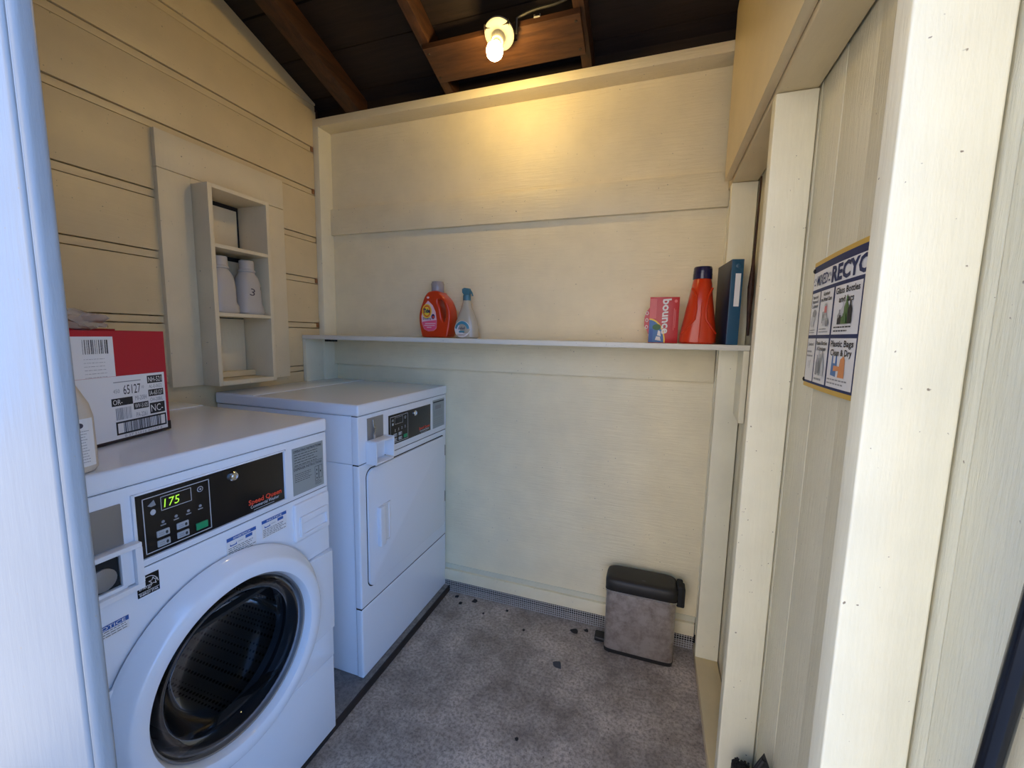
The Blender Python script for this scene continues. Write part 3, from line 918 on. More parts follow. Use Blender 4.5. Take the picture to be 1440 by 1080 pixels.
cpl = box('coin_plate', DX - 0.002, DX + 0.003, 1.242, 1.336, 0.950, 1.047, 'plate_grey', dy, 0.001)
bm = new_bm()
add_tube(bm, [(DX + 0.006, 1.270, 1.040), (DX + 0.006, 1.274, 1.015), (DX + 0.010, 1.276, 1.005)], 0.004, 8)
add_tube(bm, [(DX + 0.010, 1.276, 1.005), (DX + 0.008, 1.272, 0.985), (DX + 0.006, 1.277, 0.962)], 0.0045, 8)
obj('coin_chute', bm, 'chrome', cpl)
bm = new_bm()
mx0, mx1 = DX + 0.001, DX + 0.048
add_box(bm, mx0, mx1, 1.232, 1.238, 0.876, 0.962, 0.0015)
add_box(bm, mx0, mx1, 1.338, 1.344, 0.886, 0.966, 0.0015)
add_box(bm, mx0, mx1, 1.238, 1.338, 0.957, 0.964, 0.0015)
add_box(bm, mx0, mx1, 1.238, 1.338, 0.877, 0.884, 0.0015)
add_box(bm, mx0, mx0 + 0.004, 1.238, 1.338, 0.884, 0.957)
cb = obj('coin_box', bm, 'white_plastic', dy)
lathe('lock_barrel', [(0.011, 0), (0.011, 0.008), (0.007, 0.010), (0, 0.010)], (mx0 + 0.004, 1.266, 0.925), 'plate_grey', cb, 'x', 20)

# ------------------------------------------------------------------ open cabinet in the left wall
cb_ = thing('wall_cabinet', 'narrow open cream cabinet with shelves let into the left wall', 'cabinet', (-1.69, 1.28, CZ0))
cxb, cxf = -1.775, -1.609
t_ = 0.013
box('side_panel', cxb, cxf, CY0, CY0 + 0.017, CZ0, CZ1, 'cream_panel', cb_, 0.0015)
box('side_panel', cxb, cxf, CY1 - 0.017, CY1, CZ0, CZ1, 'cream_panel', cb_, 0.0015)
box('top_panel', cxb, cxf, CY0 + 0.017, CY1 - 0.017, CZ1 - 0.014, CZ1, 'cream_panel', cb_, 0.001)
box('bottom_panel', cxb, cxf, CY0 + 0.017, CY1 - 0.017, CZ0, CZ0 + 0.018, 'cream_panel', cb_, 0.001)
box('shelf', cxb, cxf - 0.001, CY0 + 0.017, CY1 - 0.017, 1.678, 1.692, 'cream_panel', cb_, 0.0015)
box('shelf', cxb, cxf - 0.001, CY0 + 0.017, CY1 - 0.017, 1.416, 1.430, 'cream_panel', cb_, 0.0015)
box('back_panel', cxb - 0.008, cxb - 0.001, CY0 + 0.002, CY1 - 0.002, CZ0, CZ1, 'dark_crack', cb_, 0)
box('back_board', cxb - 0.001, cxb + 0.005, CY0 + 0.020, CY1 - 0.028, 1.70, 1.878, 'cream_panel', cb_, 0.001)
box('back_board', cxb - 0.001, cxb + 0.004, CY0 + 0.018, CY1 - 0.019, 1.432, 1.660, 'cream_panel', cb_, 0.001)
box('back_board', cxb - 0.001, cxb + 0.005, CY0 + 0.020, CY1 - 0.019, 1.162, 1.412, 'cream_panel', cb_, 0.001)

def jug(cx, cy, z0, label, mark):
    t = thing('plastic_jug', label, 'bottle', (cx, cy, z0), None)
    bm = new_bm()
    secs = [(0.0, 0.046, 0.052, 3), (0.006, 0.050, 0.057, 3), (0.03, 0.0495, 0.056, 3), (0.045, 0.044, 0.050, 2.8), (0.10, 0.043, 0.049, 2.6), (0.135, 0.042, 0.047, 2.4), (0.16, 0.036, 0.040, 2.2), (0.172, 0.029, 0.031, 2), (0.178, 0.028, 0.029, 2)]
    add_loft(bm, [(z0 + z, cx, cy, rx, ry, n) for z, rx, ry, n in secs], 32)
    body = obj('body', bm, 'jug', t)
    lathe('neck_ring', [(0.0275, 0.176), (0.033, 0.179), (0.033, 0.186), (0.028, 0.189), (0.028, 0.195)], (cx, cy, z0), 'jug', t, 'z', 28)
    lathe('cap', [(0.0265, 0.190), (0.0285, 0.192), (0.0275, 0.222), (0.026, 0.225), (0, 0.225)], (cx, cy, z0), 'jug', t, 'z', 28)
    if mark:
        p = Print((cx + 0.0442, cy, z0), (0, 1, 0), (0, 0, 1), (1, 0, 0), lambda a, b: -0.3 * a * a / 0.05)
        p.text('3', -0.024, 0.080, 0.030, 'marker', 1, width=0.020, bold=0.0, rotq=-0.2)
        p.line(0.028, 0.105, 0.032, 0.118, 0.002, 'marker')
        p.build(t, {'marker': 'marker_scrawl'})
    return t
jug(-1.672, 1.222, 1.431, 'milky empty plastic jug without marks, on the middle cabinet shelf', False)
jug(-1.668, 1.335, 1.431, 'milky empty plastic jug with a handwritten 3, on the middle cabinet shelf', True)

# ------------------------------------------------------------------ things on the washer
A0, A1 = Vector((-1.096, 0.360, 0)), Vector((-1.206, 0.722, 0))
ux = (A1 - A0).normalized()
nx = Vector((ux.y, -ux.x, 0))
BW, BZ0, BH, BD = (A1 - A0).length, 1.0995, 0.256, 0.24
bx = thing('cardboard_box', 'red cardboard carton with white shipping label on top of the washer', 'box', (A0 + ux * BW / 2 - nx * BD / 2) + Vector((0, 0, BZ0)))
def obox(bm, a0, a1, d0, d1, z0, z1):
    vs_ = []
    for z in (z0, z1):
        for a, d in ((a0, d0), (a1, d0), (a1, d1), (a0, d1)):
            q = A0 + ux * a - nx * d
            vs_.append(bm.verts.new((q.x, q.y, z)))
    for f in ((0, 1, 2, 3), (4, 5, 6, 7), (0, 1, 5, 4), (1, 2, 6, 5), (2, 3, 7, 6), (3, 0, 4, 7)):
        bm.faces.new([vs_[i] for i in f])
    return bm
bm = new_bm()
w_ = 0.004
z1b = BZ0 + BH
obox(bm, 0, BW, 0, w_, BZ0 + 0.022, z1b); obox(bm, 0, BW, BD - w_, BD, BZ0 + 0.022, z1b)
obox(bm, 0, w_, w_, BD - w_, BZ0 + 0.022, z1b); obox(bm, BW - w_, BW, w_, BD - w_, BZ0 + 0.022, z1b)
carton = obj('carton', bm, 'red_card', bx)
obj('base_band', obox(new_bm(), -0.001, BW + 0.001, -0.001, BD + 0.001, BZ0, BZ0 + 0.0225), 'dark_card', bx)
bm = new_bm()
obox(bm, w_, BW - w_, w_, 0.115, z1b - 0.006, z1b - 0.001); obox(bm, w_, BW - w_, 0.125, BD - w_, z1b - 0.006, z1b + 0.004)
obj('top_flap', bm, 'red_card', bx)
org = A0 + ux * BW
lab = Print((org.x, org.y, BZ0), ux, (0, 0, 1), nx)
L0, L1, R0, R1 = -0.26, -0.009, 0.006, 0.152
lab.rect(L0, R0, L1, R1, 'paper', 3)
lab.rect(-0.26, 0.1525, -0.134, 0.243, 'paper', 3)
lab.build(bx, {'paper': 'label_sheet'})
lp = bx.children[-1]
p = Print((org.x, org.y, BZ0), ux, (0, 0, 1), nx)
K = 'ink'
def cell(a0, b0, a1, b1, t, black):
    if black:
        p.rect(a0, b0, a1, b1, K, 4)
    h = (b1 - b0) * 0.66
    p.text(t, a0 + 0.003, b0 + (b1 - b0) * 0.18, h, 'paper' if black else 'ink_grey', 5, width=min((a1 - a0) * 0.86, h * 0.62 * len(t)), bold=0.0)
cell(-0.058, 0.127, -0.016, 0.146, 'NH-521', True)
cell(-0.058, 0.112, -0.016, 0.126, 'AL-E-0652', False)
cell(-0.057, 0.094, -0.015, 0.111, 'IA-65127', True)
cell(-0.057, 0.078, -0.015, 0.093, 'OH-2086L', False)
cell(-0.056, 0.050, -0.014, 0.077, 'NC-', True)
cell(-0.096, 0.087, -0.061, 0.104, 'MI-2084', False)
cell(-0.098, 0.068, -0.059, 0.084, 'WV-5105', True)
cell(-0.096, 0.046, -0.063, 0.063, 'PA-2261', False)
cell(-0.150, 0.083, -0.099, 0.101, 'OR-', True)
p.text('65127', -0.120, 0.108, 0.022, K, 4, width=0.043, bold=0.0)
p.text('450', -0.144, 0.113, 0.009, 'ink_grey', 4, width=0.015, bold=0.0)
p.text('10', -0.074, 0.117, 0.007, 'ink_grey', 4, width=0.006, bold=0.0)
p.rect(-0.142, 0.137, -0.075, 0.139, 'ink_grey', 4)
p.barcode(-0.142, 0.050, -0.103, 0.078, 18, 'ink_grey', 4, 5)
p.frame(-0.144, 0.015, -0.012, 0.046, 0.0040, K, 4)
p.barcode(-0.126, 0.019, -0.026, 0.042, 36, K, 4, 9)
p.text('0 27 51016 00257 6', -0.126, 0.0075, 0.0055, 'ink_grey', 4, width=0.10, bold=0.0)
p.barcode(-0.20, 0.205, -0.145, 0.236, 13, K, 3, 21)
p.fine(-0.20, 0.15, -0.142, 0.198, 6, 'ink_grey', 3, 22, 0.14)
p.build(lp, {'ink': 'lettering', 'paper': 'reversed_lettering', 'ink_grey': 'fine_lettering'})
# crumpled clear film poking out of the carton
bm = new_bm()
r_ = random.Random(12)
bmesh.ops.create_icosphere(bm, subdivisions=3, radius=0.03)
for v in bm.verts:
    k = 1 + 0.45 * math.sin(v.co.x * 160 + v.co.y * 90) * math.cos(v.co.z * 140 + v.co.y * 60)
    v.co = Vector((v.co.x * 0.7 * k, v.co.y * 1.35 * k, v.co.z * 0.75 * k))
q = A0 + ux * (BW - 0.085) - nx * 0.122
bmesh.ops.translate(bm, vec=(q.x, q.y, z1b + 0.022), verts=bm.verts[:])
tag(obj('plastic_bag', bm, 'film'), 'crumpled clear plastic bag poking out of the red carton', 'plastic bag')
# bottle in front of the carton, mostly behind the door jamb
jb = thing('detergent_bottle', 'cream detergent bottle with paper label beside the red carton', 'bottle', (-1.00, 0.425, 1.0988))
jx, jy, jz = -1.005, 0.418, 1.0988
bm = new_bm()
add_loft(bm, [(jz + z, jx, jy, rx, ry, 2.6) for z, rx, ry in ((0, 0.040, 0.044), (0.006, 0.044, 0.048), (0.10, 0.043, 0.047), (0.125, 0.040, 0.042), (0.165, 0.024, 0.026), (0.172, 0.021, 0.022))], 36)
body = obj('body', bm, 'cream_cap', jb)
lathe('cap', [(0.022, 0.170), (0.0245, 0.174), (0.024, 0.205), (0.022, 0.209), (0, 0.209)], (jx, jy, jz), 'cream_cap', jb, 'z', 28)
p = Print((jx + 0.0435, jy, jz), (0, 1, 0), (0, 0, 1), (1, 0, 0), lambda a, b: -6.0 * a * a - 900 * a ** 4 + 0.0012)
for k in range(8):
    p.rect(-0.034 + k * 0.0085, 0.012, -0.034 + (k + 1) * 0.0085, 0.100, 'paper', 1)
p.build(jb, {'paper': 'paper_label'})
p = Print((jx + 0.0435, jy, jz), (0, 1, 0), (0, 0, 1), (1, 0, 0), lambda a, b: -6.0 * a * a - 900 * a ** 4 + 0.0012)
p.fine(0.0, 0.018, 0.026, 0.080, 12, 'ink_grey', 2, 31, 0.22)
p.ellipse(0.012, 0.088, 0.006, 0.005, 'marker', 2, 14)
p.build(jb.children[-1])

# ------------------------------------------------------------------ things on the shelf
ZS = 1.3463
# orange bottle with handle: outline with a hole, rounded through its depth
tx, ty = -0.985, 1.765
td = thing('laundry_detergent', 'orange-red detergent bottle with see-through handle and round bullseye label', 'bottle', (tx, ty, ZS))
s_ = 1.0
outer = [(-0.068, 0.012), (-0.060, 0.003), (0, 0.0015), (0.064, 0.003), (0.072, 0.012), (0.082, 0.07), (0.085, 0.105), (0.077, 0.145), (0.058, 0.180), (0.030, 0.207), (0.022, 0.214), (-0.024, 0.214), (-0.040, 0.205), (-0.062, 0.165), (-0.079, 0.115), (-0.080, 0.075)]
hole = [(0.022, 0.178), (0.038, 0.176), (0.053, 0.152), (0.060, 0.118), (0.058, 0.086), (0.051, 0.074), (0.043, 0.082), (0.036, 0.110), (0.029, 0.140), (0.019, 0.163)]
inset = 0.009
def shrink(pts, d):
    n = len(pts); out = []
    for i in range(n):
        a, b, c = Vector(pts[i - 1]), Vector(pts[i]), Vector(pts[(i + 1) % n])
        t = (c - a).normalized()
        out.append((b.x - t.y * d, b.y + t.x * d))
    return out
me = curve_mesh('body', [shrink(outer, inset), shrink(hole, 0.008)], 0.030, inset, 4, True)
me.transform(Matrix.Translation((tx, ty, ZS)) @ Matrix.Rotation(PI / 2, 4, 'X'))
me.shade_smooth()
link('body', me, 'orange_plastic', td)
lathe('cap', [(0.027, 0.208), (0.030, 0.212), (0.0305, 0.252), (0.0275, 0.256), (0.027, 0.262), (0, 0.262)], (tx - 0.001, ty, ZS), 'grey_cap', td, 'z', 36)
fy = ty - 0.030 - inset - 0.0006
p = Print((tx, fy, ZS), (1, 0, 0), (0, 0, 1), (0, -1, 0))
p.poly([(-0.066, 0.10), (-0.064, 0.07), (-0.052, 0.040), (-0.030, 0.030), (0.000, 0.032), (0.014, 0.044), (0.016, 0.080), (0.010, 0.120), (-0.005, 0.150), (-0.030, 0.172), (-0.050, 0.150)], 'pale_pink', 1)
p.poly([(-0.063, 0.073), (-0.052, 0.041), (-0.030, 0.031), (0.000, 0.033), (0.0135, 0.045), (0.015, 0.082), (-0.03, 0.078)], 'pink', 2)
p.ellipse(-0.036, 0.123, 0.0255, 0.033, 'yellow', 3)
p.ellipse(-0.036, 0.123, 0.020, 0.027, 'red_ink', 4)
p.ellipse(-0.036, 0.123, 0.0155, 0.021, 'yellow', 5)
p.text('Tide', -0.036, 0.116, 0.018, 'navy', 7, width=0.036, align='c', bold=0.05)
p.text('Downy', -0.056, 0.084, 0.010, 'navy', 4, width=0.044, bold=0.01)
p.ellipse(-0.003, 0.098, 0.009, 0.012, 'navy', 3, 16)
p.ellipse(-0.002, 0.096, 0.005, 0.006, 'red_ink', 4, 16)
for k, (a, b) in enumerate(((-0.046, 0.010), (-0.050, 0.006), (-0.036, -0.012))):
    p.rect(a, 0.064 - 0.009 * k, b, 0.0675 - 0.009 * k, 'pale_pink', 4)
p.ellipse(-0.030, 0.186, 0.007, 0.005, 'pale_pink', 1, 14)
p.build(td, {'pale_pink': 'label_sheet', 'pink': 'label_band', 'yellow': 'label_rings', 'navy': 'lettering'})

# trigger spray bottle
px, py = -0.832, 1.762
sp = thing('spray_bottle', 'clear spray bottle with grey-teal trigger head and round blue label', 'bottle', (px, py, ZS))
bm = new_bm()
add_loft(bm, [(ZS + z, px, py, rx, ry, 2.3) for z, rx, ry in ((0, 0.050, 0.032), (0.005, 0.056, 0.037), (0.04, 0.058, 0.038), (0.075, 0.052, 0.035), (0.11, 0.039, 0.028), (0.14, 0.026, 0.022), (0.168, 0.018, 0.018), (0.185, 0.015, 0.015))], 36)
obj('body', bm, 'clear_bottle', sp)
bm = new_bm()
add_loft(bm, [(ZS + z, px, py, rx, ry, 2.3) for z, rx, ry in ((0.004, 0.0505, 0.0325), (0.04, 0.0535, 0.034), (0.066, 0.0495, 0.032), (0.0665, 0.049, 0.0315))], 36)
obj('liquid', bm, 'clear_bottle', sp)
lathe('collar', [(0.0165, 0.172), (0.0185, 0.174), (0.018, 0.197), (0.014, 0.200), (0, 0.200)], (px, py, ZS), 'teal_plastic', sp, 'z', 24)
bm = new_bm()
add_prism(bm, [(px - 0.021, ZS + 0.226), (px - 0.021, ZS + 0.211), (px - 0.012, ZS + 0.198), (px + 0.014, ZS + 0.198), (px + 0.020, ZS + 0.212), (px + 0.014, ZS + 0.228), (px - 0.010, ZS + 0.231)], 'y', py - 0.011, py + 0.011, 0.003)
obj('spray_head', bm, 'teal_plastic', sp)
bm = new_bm()
add_tube(bm, [(px + 0.016, py, ZS + 0.220), (px + 0.024, py, ZS + 0.208), (px + 0.030, py, ZS + 0.194), (px + 0.022, py, ZS + 0.196)], [0.004, 0.004, 0.003, 0.002], 10)
obj('trigger', bm, 'teal_plastic', sp)
wp = lambda a, b: -4.5 * a * a + 0.0006 * (1 if b < 0.06 else 0) - max(0, b - 0.05) * 0.12
p = Print((px - 0.007, py - 0.0392, ZS), (1, 0, 0), (0, 0, 1), (0, -1, 0), wp)
p.ellipse(0, 0.042, 0.039, 0.038, 'paper', 1, 40)
arcp = [(0.036 * math.cos(t), 0.042 + 0.036 * math.sin(t)) for t in [math.radians(5 + 170 * k / 16) for k in range(17)]]
arci = [(0.025 * math.cos(t), 0.040 + 0.025 * math.sin(t)) for t in [math.radians(175 - 170 * k / 16) for k in range(17)]]
for i in range(16):
    p.poly([arcp[i], arcp[i + 1], arci[15 - i], arci[16 - i]], 'teal_ink', 2)
for k in range(5):
    p.line(-0.017 + 0.007 * k, 0.039, -0.013 + 0.007 * k, 0.053 - 0.004 * (k % 2), 0.0028, 'marker', 2)      # script too blurred to read
p.line(-0.018, 0.044, 0.018, 0.046, 0.002, 'marker', 2)
p.rect(-0.014, 0.026, 0.014, 0.034, 'teal_ink', 2)
p.fine(-0.024, 0.010, 0.024, 0.020, 2, 'raw_wood', 2, 41, 0.4)
p.build(sp, {'paper': 'label_sheet', 'marker': 'lettering'})

# dryer sheet carton
bo = thing('dryer_sheet_box', 'small red glossy carton with white sideways lettering on the shelf', 'box', (0.03, 1.775, ZS))
b0, b1 = -0.026, 0.083
bxm = box('carton', b0, b1, 1.745, 1.805, ZS, ZS + 0.179, 'bounce_red', bo, 0.0015)
prism('hang_tab', [(b0 + 0.001, ZS + 0.140), (b0 - 0.012, ZS + 0.122), (b0 - 0.018, ZS + 0.100), (b0 - 0.018, ZS + 0.066), (b0 - 0.008, ZS + 0.050), (b0 + 0.001, ZS + 0.030)], 'y', 1.7455, 1.7475, 'bounce_red', bo)
p = Print((b0, 1.7448, ZS), (1, 0, 0), (0, 0, 1), (0, -1, 0))
W = b1 - b0
p.rect(0.001, 0.095, 0.026, 0.173, 'skin_pink', 1)
qq = [(0.001, 0.002)] + [(0.001 + 0.062 * math.cos(t), 0.002 + 0.094 * math.sin(t)) for t in [PI / 2 * k / 12 for k in range(13)]]
p.poly(qq, 'yellow', 2)
qq = [(0.001, 0.002)] + [(0.001 + 0.057 * math.cos(t), 0.002 + 0.088 * math.sin(t)) for t in [PI / 2 * k / 12 for k in range(13)]]
p.poly(qq, 'sky_print', 3)
p.rect(0.004, 0.006, 0.016, 0.055, 'blue_ink', 4)
p.ellipse(0.030, 0.062, 0.016, 0.012, 'green_print', 4, 18)
p.poly([(0.026, 0.012), (0.048, 0.008), (0.044, 0.024), (0.030, 0.026)], 'paper', 5)
p.poly([(0.033, 0.030), (0.047, 0.026), (0.044, 0.046), (0.036, 0.050)], 'paper', 5)
p.text('bounce', 0.049, 0.170, 0.030, 'paper', 8, width=0.135, bold=0.03, rotq=-PI / 2, shear=-0.1)
p.ellipse(0.096, 0.163, 0.006, 0.006, 'skin_pink', 2, 16)
p.rect(0.090, 0.05, 0.0925, 0.135, 'skin_pink', 2)
p.rect(0.095, 0.06, 0.0975, 0.13, 'skin_pink', 2)
for k in range(3):
    zc = 0.062 + k * 0.027
    p.ellipse(-0.0085, zc, 0.0055, 0.0075, 'paper', 1, 14)
    p.ellipse(-0.0085, zc, 0.0035, 0.0052, 'bounce_red', 2, 14)
p.build(bo, {'paper': 'lettering', 'sky_print': 'picture'})

# second orange bottle, seen from its narrow side
ox, oy = 0.153, 1.738
od = thing('laundry_detergent', 'tall tapered orange-red detergent bottle with dark navy cap next to binder', 'bottle', (ox, oy, ZS))
bm = new_bm()
add_loft(bm, [(ZS + z, ox + dx, oy, rx, ry, n) for z, dx, rx, ry, n in ((0, 0, 0.058, 0.060, 3.2), (0.006, 0, 0.064, 0.066, 3.2), (0.03, 0, 0.0635, 0.068, 3), (0.08, 0.001, 0.056, 0.066, 2.8), (0.14, 0.002, 0.047, 0.060, 2.6), (0.19, 0.003, 0.039, 0.050, 2.4), (0.225, 0.004, 0.034, 0.040, 2.2), (0.240, 0.004, 0.031, 0.033, 2), (0.246, 0.004, 0.029, 0.029, 2))], 40)
obj('body', bm, 'orange_plastic', od)
bm = new_bm()
for sg in (-1, 1):           # raised shoulder ribs and the moulding seam down the narrow side
    pts = [(ox + sg * 0.034 + 0.003, oy - 0.040, ZS + 0.205), (ox + sg * 0.021 + 0.003, oy - 0.055, ZS + 0.175), (ox + sg * 0.016 + 0.002, oy - 0.061, ZS + 0.13), (ox + sg * 0.020 + 0.001, oy - 0.066, ZS + 0.09), (ox + sg * 0.046, oy - 0.058, ZS + 0.055), (ox + sg * 0.058, oy - 0.040, ZS + 0.04)]
    add_tube(bm, pts, 0.004, 8)
add_tube(bm, [(ox + 0.003, oy - 0.0585, ZS + 0.15), (ox + 0.002, oy - 0.065, ZS + 0.09), (ox, oy - 0.0685, ZS + 0.03), (ox, oy - 0.066, ZS + 0.006)], 0.002, 8)
obj('moulded_ribs', bm, 'orange_plastic', od)
lathe('cap', [(0.029, 0.240), (0.0335, 0.242), (0.0335, 0.262), (0.0325, 0.2625), (0.0325, 0.265), (0.033, 0.2655), (0.032, 0.283), (0.030, 0.287), (0, 0.287)], (ox + 0.004, oy, ZS), 'navy_plastic', od, 'z', 36)

# ring binder
bi = thing('ring_binder', 'teal blue ring binder standing upright at the end of the shelf', 'binder', (0.262, 1.755, ZS))
ang = math.radians(6.0)
def rb(name, x0, x1, y0, y1, z0, z1, mat, par, bev=0.0015):
    bm = add_box(new_bm(), x0, x1, y0, y1, z0, z1, bev)
    bmesh.ops.rotate(bm, cent=(0.244, 1.655, ZS), matrix=Matrix.Rotation(ang, 3, 'Z'), verts=bm.verts[:])
    return obj(name, bm, mat, par)
rb('spine', 0.2405, 0.2790, 1.650, 1.654, ZS, ZS + 0.298, 'binder', bi)
rb('cover', 0.2400, 0.2430, 1.6535, 1.838, ZS, ZS + 0.298, 'binder_dark', bi, 0.001)
rb('cover', 0.2765, 0.2795, 1.6535, 1.838, ZS, ZS + 0.298, 'binder_dark', bi, 0.001)
rb('paper_block', 0.246, 0.270, 1.662, 1.832, ZS + 0.008, ZS + 0.286, 'paper', bi, 0.001)
rb('spine_label', 0.2545, 0.2715, 1.6485, 1.651, ZS + 0.135, ZS + 0.249, 'paper', bi, 0.0)
bm = add_lathe(new_bm(), [(0.006, 0), (0.008, -0.0012), (0.006, -0.0018), (0, -0.0018)], (0.262, 1.650, ZS + 0.275), 'y', 20)
obj('finger_ring', bm, 'binder', bi)

# ------------------------------------------------------------------ pedal bin
tb = thing('pedal_bin', 'slim brushed steel pedal bin with black lid against the back wall', 'trash can', (0.005, 1.765, 0.0))
def rr_loft(x0, x1, y0, y1, zs, power=7):
    cx, cy = (x0 + x1) / 2, (y0 + y1) / 2
    return [(z, cx, cy, (x1 - x0) / 2 - d, (y1 - y0) / 2 - d, power) for z, d in zs]
bm = new_bm(); add_loft(bm, rr_loft(-0.137, 0.146, 1.706, 1.832, [(0.016, 0), (0.287, 0)], 9), 64); obj('body', bm, 'steel', tb)
bm = new_bm(); add_loft(bm, rr_loft(-0.139, 0.148, 1.704, 1.834, [(0.0, 0.002), (0.0165, 0)], 9), 64); obj('base', bm, 'black_plastic', tb)
bm = new_bm(); add_loft(bm, rr_loft(-0.1385, 0.1475, 1.7045, 1.8335, [(0.2810, -0.003), (0.2893, -0.003)], 9), 64); obj('steel_rim', bm, 'chrome', tb)
bm = new_bm(); add_loft(bm, rr_loft(-0.142, 0.151, 1.701, 1.838, [(0.2895, 0.001), (0.291, 0), (0.322, 0.0), (0.333, 0.004), (0.340, 0.012), (0.3415, 0.022)], 6), 64); lidb = obj('lid', bm, 'black_plastic', tb)
p = Print((0.015, 1.735, 0.3417), (1, 0, 0), (0, 1, 0), (0, 0, 1))
p.ellipse(0, 0, 0.009, 0.006, 'rubber', 1, 20)
p.build(lidb, {'rubber': 'embossed_mark'})
bm = new_bm()
add_box(bm, 0.147, 0.172, 1.735, 1.805, 0.255, 0.345, 0.008, 3)
add_box(bm, 0.160, 0.180, 1.742, 1.798, 0.250, 0.335, 0.008, 3)
obj('hinge_housing', bm, 'black_matt', tb)
bm = new_bm(); add_box(bm, -0.182, -0.130, 1.745, 1.795, 0.006, 0.026, 0.006, 3); obj('pedal', bm, 'black_plastic', tb)

# ------------------------------------------------------------------ recycling poster in the right wall bay
PW, PH = 0.430, 0.264
bow = lambda a, b: 0.0012 + 0.010 * math.sin(PI * min(1, max(0, a / PW)))
def sheet_mesh():
    bm = new_bm()
    n, m_ = 24, 6
    grid = []
    for i in range(n + 1):
        colv = []
        for j in range(m_ + 1):
            a, b = PW * i / n, PH * j / m_
            colv.append((bm.verts.new((XH1 - 0.0015 - bow(a, b), 1.081 - a, 1.267 + b)), bm.verts.new((XH1 - 0.0011 - bow(a, b), 1.081 - a, 1.267 + b))))
        grid.append(colv)
    for i in range(n):
        for j in range(m_):
            for s in (0, 1):
                bm.faces.new([grid[i][j][s], grid[i + 1][j][s], grid[i + 1][j + 1][s], grid[i][j + 1][s]])
    return bm
po = tag(obj('recycling_poster', sheet_mesh(), 'gold'), 'blue and white mixed recycling poster with gold edge on the right wall', 'poster')
p = Print((XH1 - 0.0016, 1.081, 1.267), (0, -1, 0), (0, 0, 1), (-1, 0, 0), bow)
p.rect(0.004, 0.009, PW - 0.004, PH - 0.009, 'navy', 1, 24)
p.rect(0.006, 0.205, PW - 0.006, 0.241, 'paper', 2, 24)
p.text('MIXED', 0.036, 0.212, 0.021, 'navy', 4, width=0.070, bold=0.012)
p.text('RECYCLING', 0.128, 0.2095, 0.028, 'navy', 4, width=0.255, bold=0.04)
for a in (0.022, 0.115, 0.402):
    for k in range(3):
        t = PI / 2 + 2 * PI * k / 3
        c_, s_ = math.cos(t), math.sin(t)
        p.line(a + 0.008 * math.cos(t + 0.5), 0.222 + 0.008 * math.sin(t + 0.5), a + 0.008 * math.cos(t + 1.6), 0.222 + 0.008 * math.sin(t + 1.6), 0.003, 'navy', 4)
cols = [(0.008, 0.066), (0.072, 0.146), (0.154, 0.262), (0.270, 0.344), (0.352, 0.422)]
rows = [(0.110, 0.198), (0.014, 0.103)]
for (a0, a1) in cols:
    for (b0_, b1_) in rows:
        p.rect(a0, b0_, a1, b1_, 'paper', 2, 4)
def cap(a, b, lines, h, w):
    for i, t in enumerate(lines):
        p.text(t, a, b - i * h * 1.45, h, 'ink', 4, width=w[i], align='c', bold=0.02)
cap(0.037, 0.186, ['Paper and', 'Flattened', 'Cardboard'], 0.0065, [0.036, 0.040, 0.042])
cap(0.109, 0.187, ['Aluminum', 'and Metal Cans'], 0.0075, [0.038, 0.062])
cap(0.208, 0.183, ['Glass Bottles', 'and Jars'], 0.0110, [0.096, 0.060])
cap(0.037, 0.088, ['Questions?'], 0.0065, [0.042])
cap(0.109, 0.090, ['Plastic Bottles', '& Containers'], 0.0075, [0.064, 0.054])
cap(0.208, 0.088, ['Plastic Bags', 'Clean & Dry'], 0.0110, [0.094, 0.088])
p.fine(0.165, 0.113, 0.242, 0.126, 2, 'ink', 4, 51, 0.35)
p.fine(0.082, 0.113, 0.138, 0.124, 2, 'ink_grey', 4, 52, 0.35)
p.fine(0.015, 0.113, 0.060, 0.123, 2, 'ink_grey', 4, 53, 0.35)
p.fine(0.080, 0.018, 0.138, 0.026, 1, 'ink_grey', 4, 54, 0.5)
p.fine(0.160, 0.018, 0.246, 0.032, 2, 'ink_grey', 4, 55, 0.35)
p.fine(0.014, 0.062, 0.060, 0.080, 2, 'ink_grey', 4, 56, 0.4)
# pictures on the poster: paper bales, cans, jars, plastic bottles, bags
for k, (a, b, ra, rb_) in enumerate(((0.034, 0.145, 0.018, 0.010), (0.040, 0.155, 0.014, 0.008), (0.030, 0.135, 0.014, 0.008))):
    p.ellipse(a, b, ra, rb_, 'grey_line' if k != 1 else 'ink_grey', 3 + k, 12)
for k, (a, b, h, c) in enumerate(((0.100, 0.133, 0.020, 'ink_grey'), (0.112, 0.150, 0.018, 'skin_pink'), (0.116, 0.130, 0.020, 'grey_line'), (0.128, 0.126, 0.014, 'ink_grey'), (0.110, 0.128, 0.012, 'grey_line'))):
    p.rect(a - 0.007, b, a + 0.007, b + h, c, 3 + k)
    p.ellipse(a, b + h, 0.007, 0.0028, 'label_grey', 4 + k, 14)
for k, (a, h, c, w) in enumerate(((0.185, 0.026, 'ink_grey', 0.009), (0.200, 0.040, 'grey_line', 0.009), (0.214, 0.048, 'glass_green', 0.009), (0.230, 0.040, 'ink', 0.008), (0.193, 0.016, 'ink', 0.010), (0.209, 0.018, 'glass_green', 0.010))):
    p.rect(a - w, 0.128, a + w, 0.128 + h * 0.62, c, 3 + k)
    p.poly([(a - w, 0.128 + h * 0.62), (a + w, 0.128 + h * 0.62), (a + w * 0.35, 0.128 + h * 0.8), (a + w * 0.35, 0.128 + h), (a - w * 0.35, 0.128 + h), (a - w * 0.35, 0.128 + h * 0.8)], c, 3 + k)
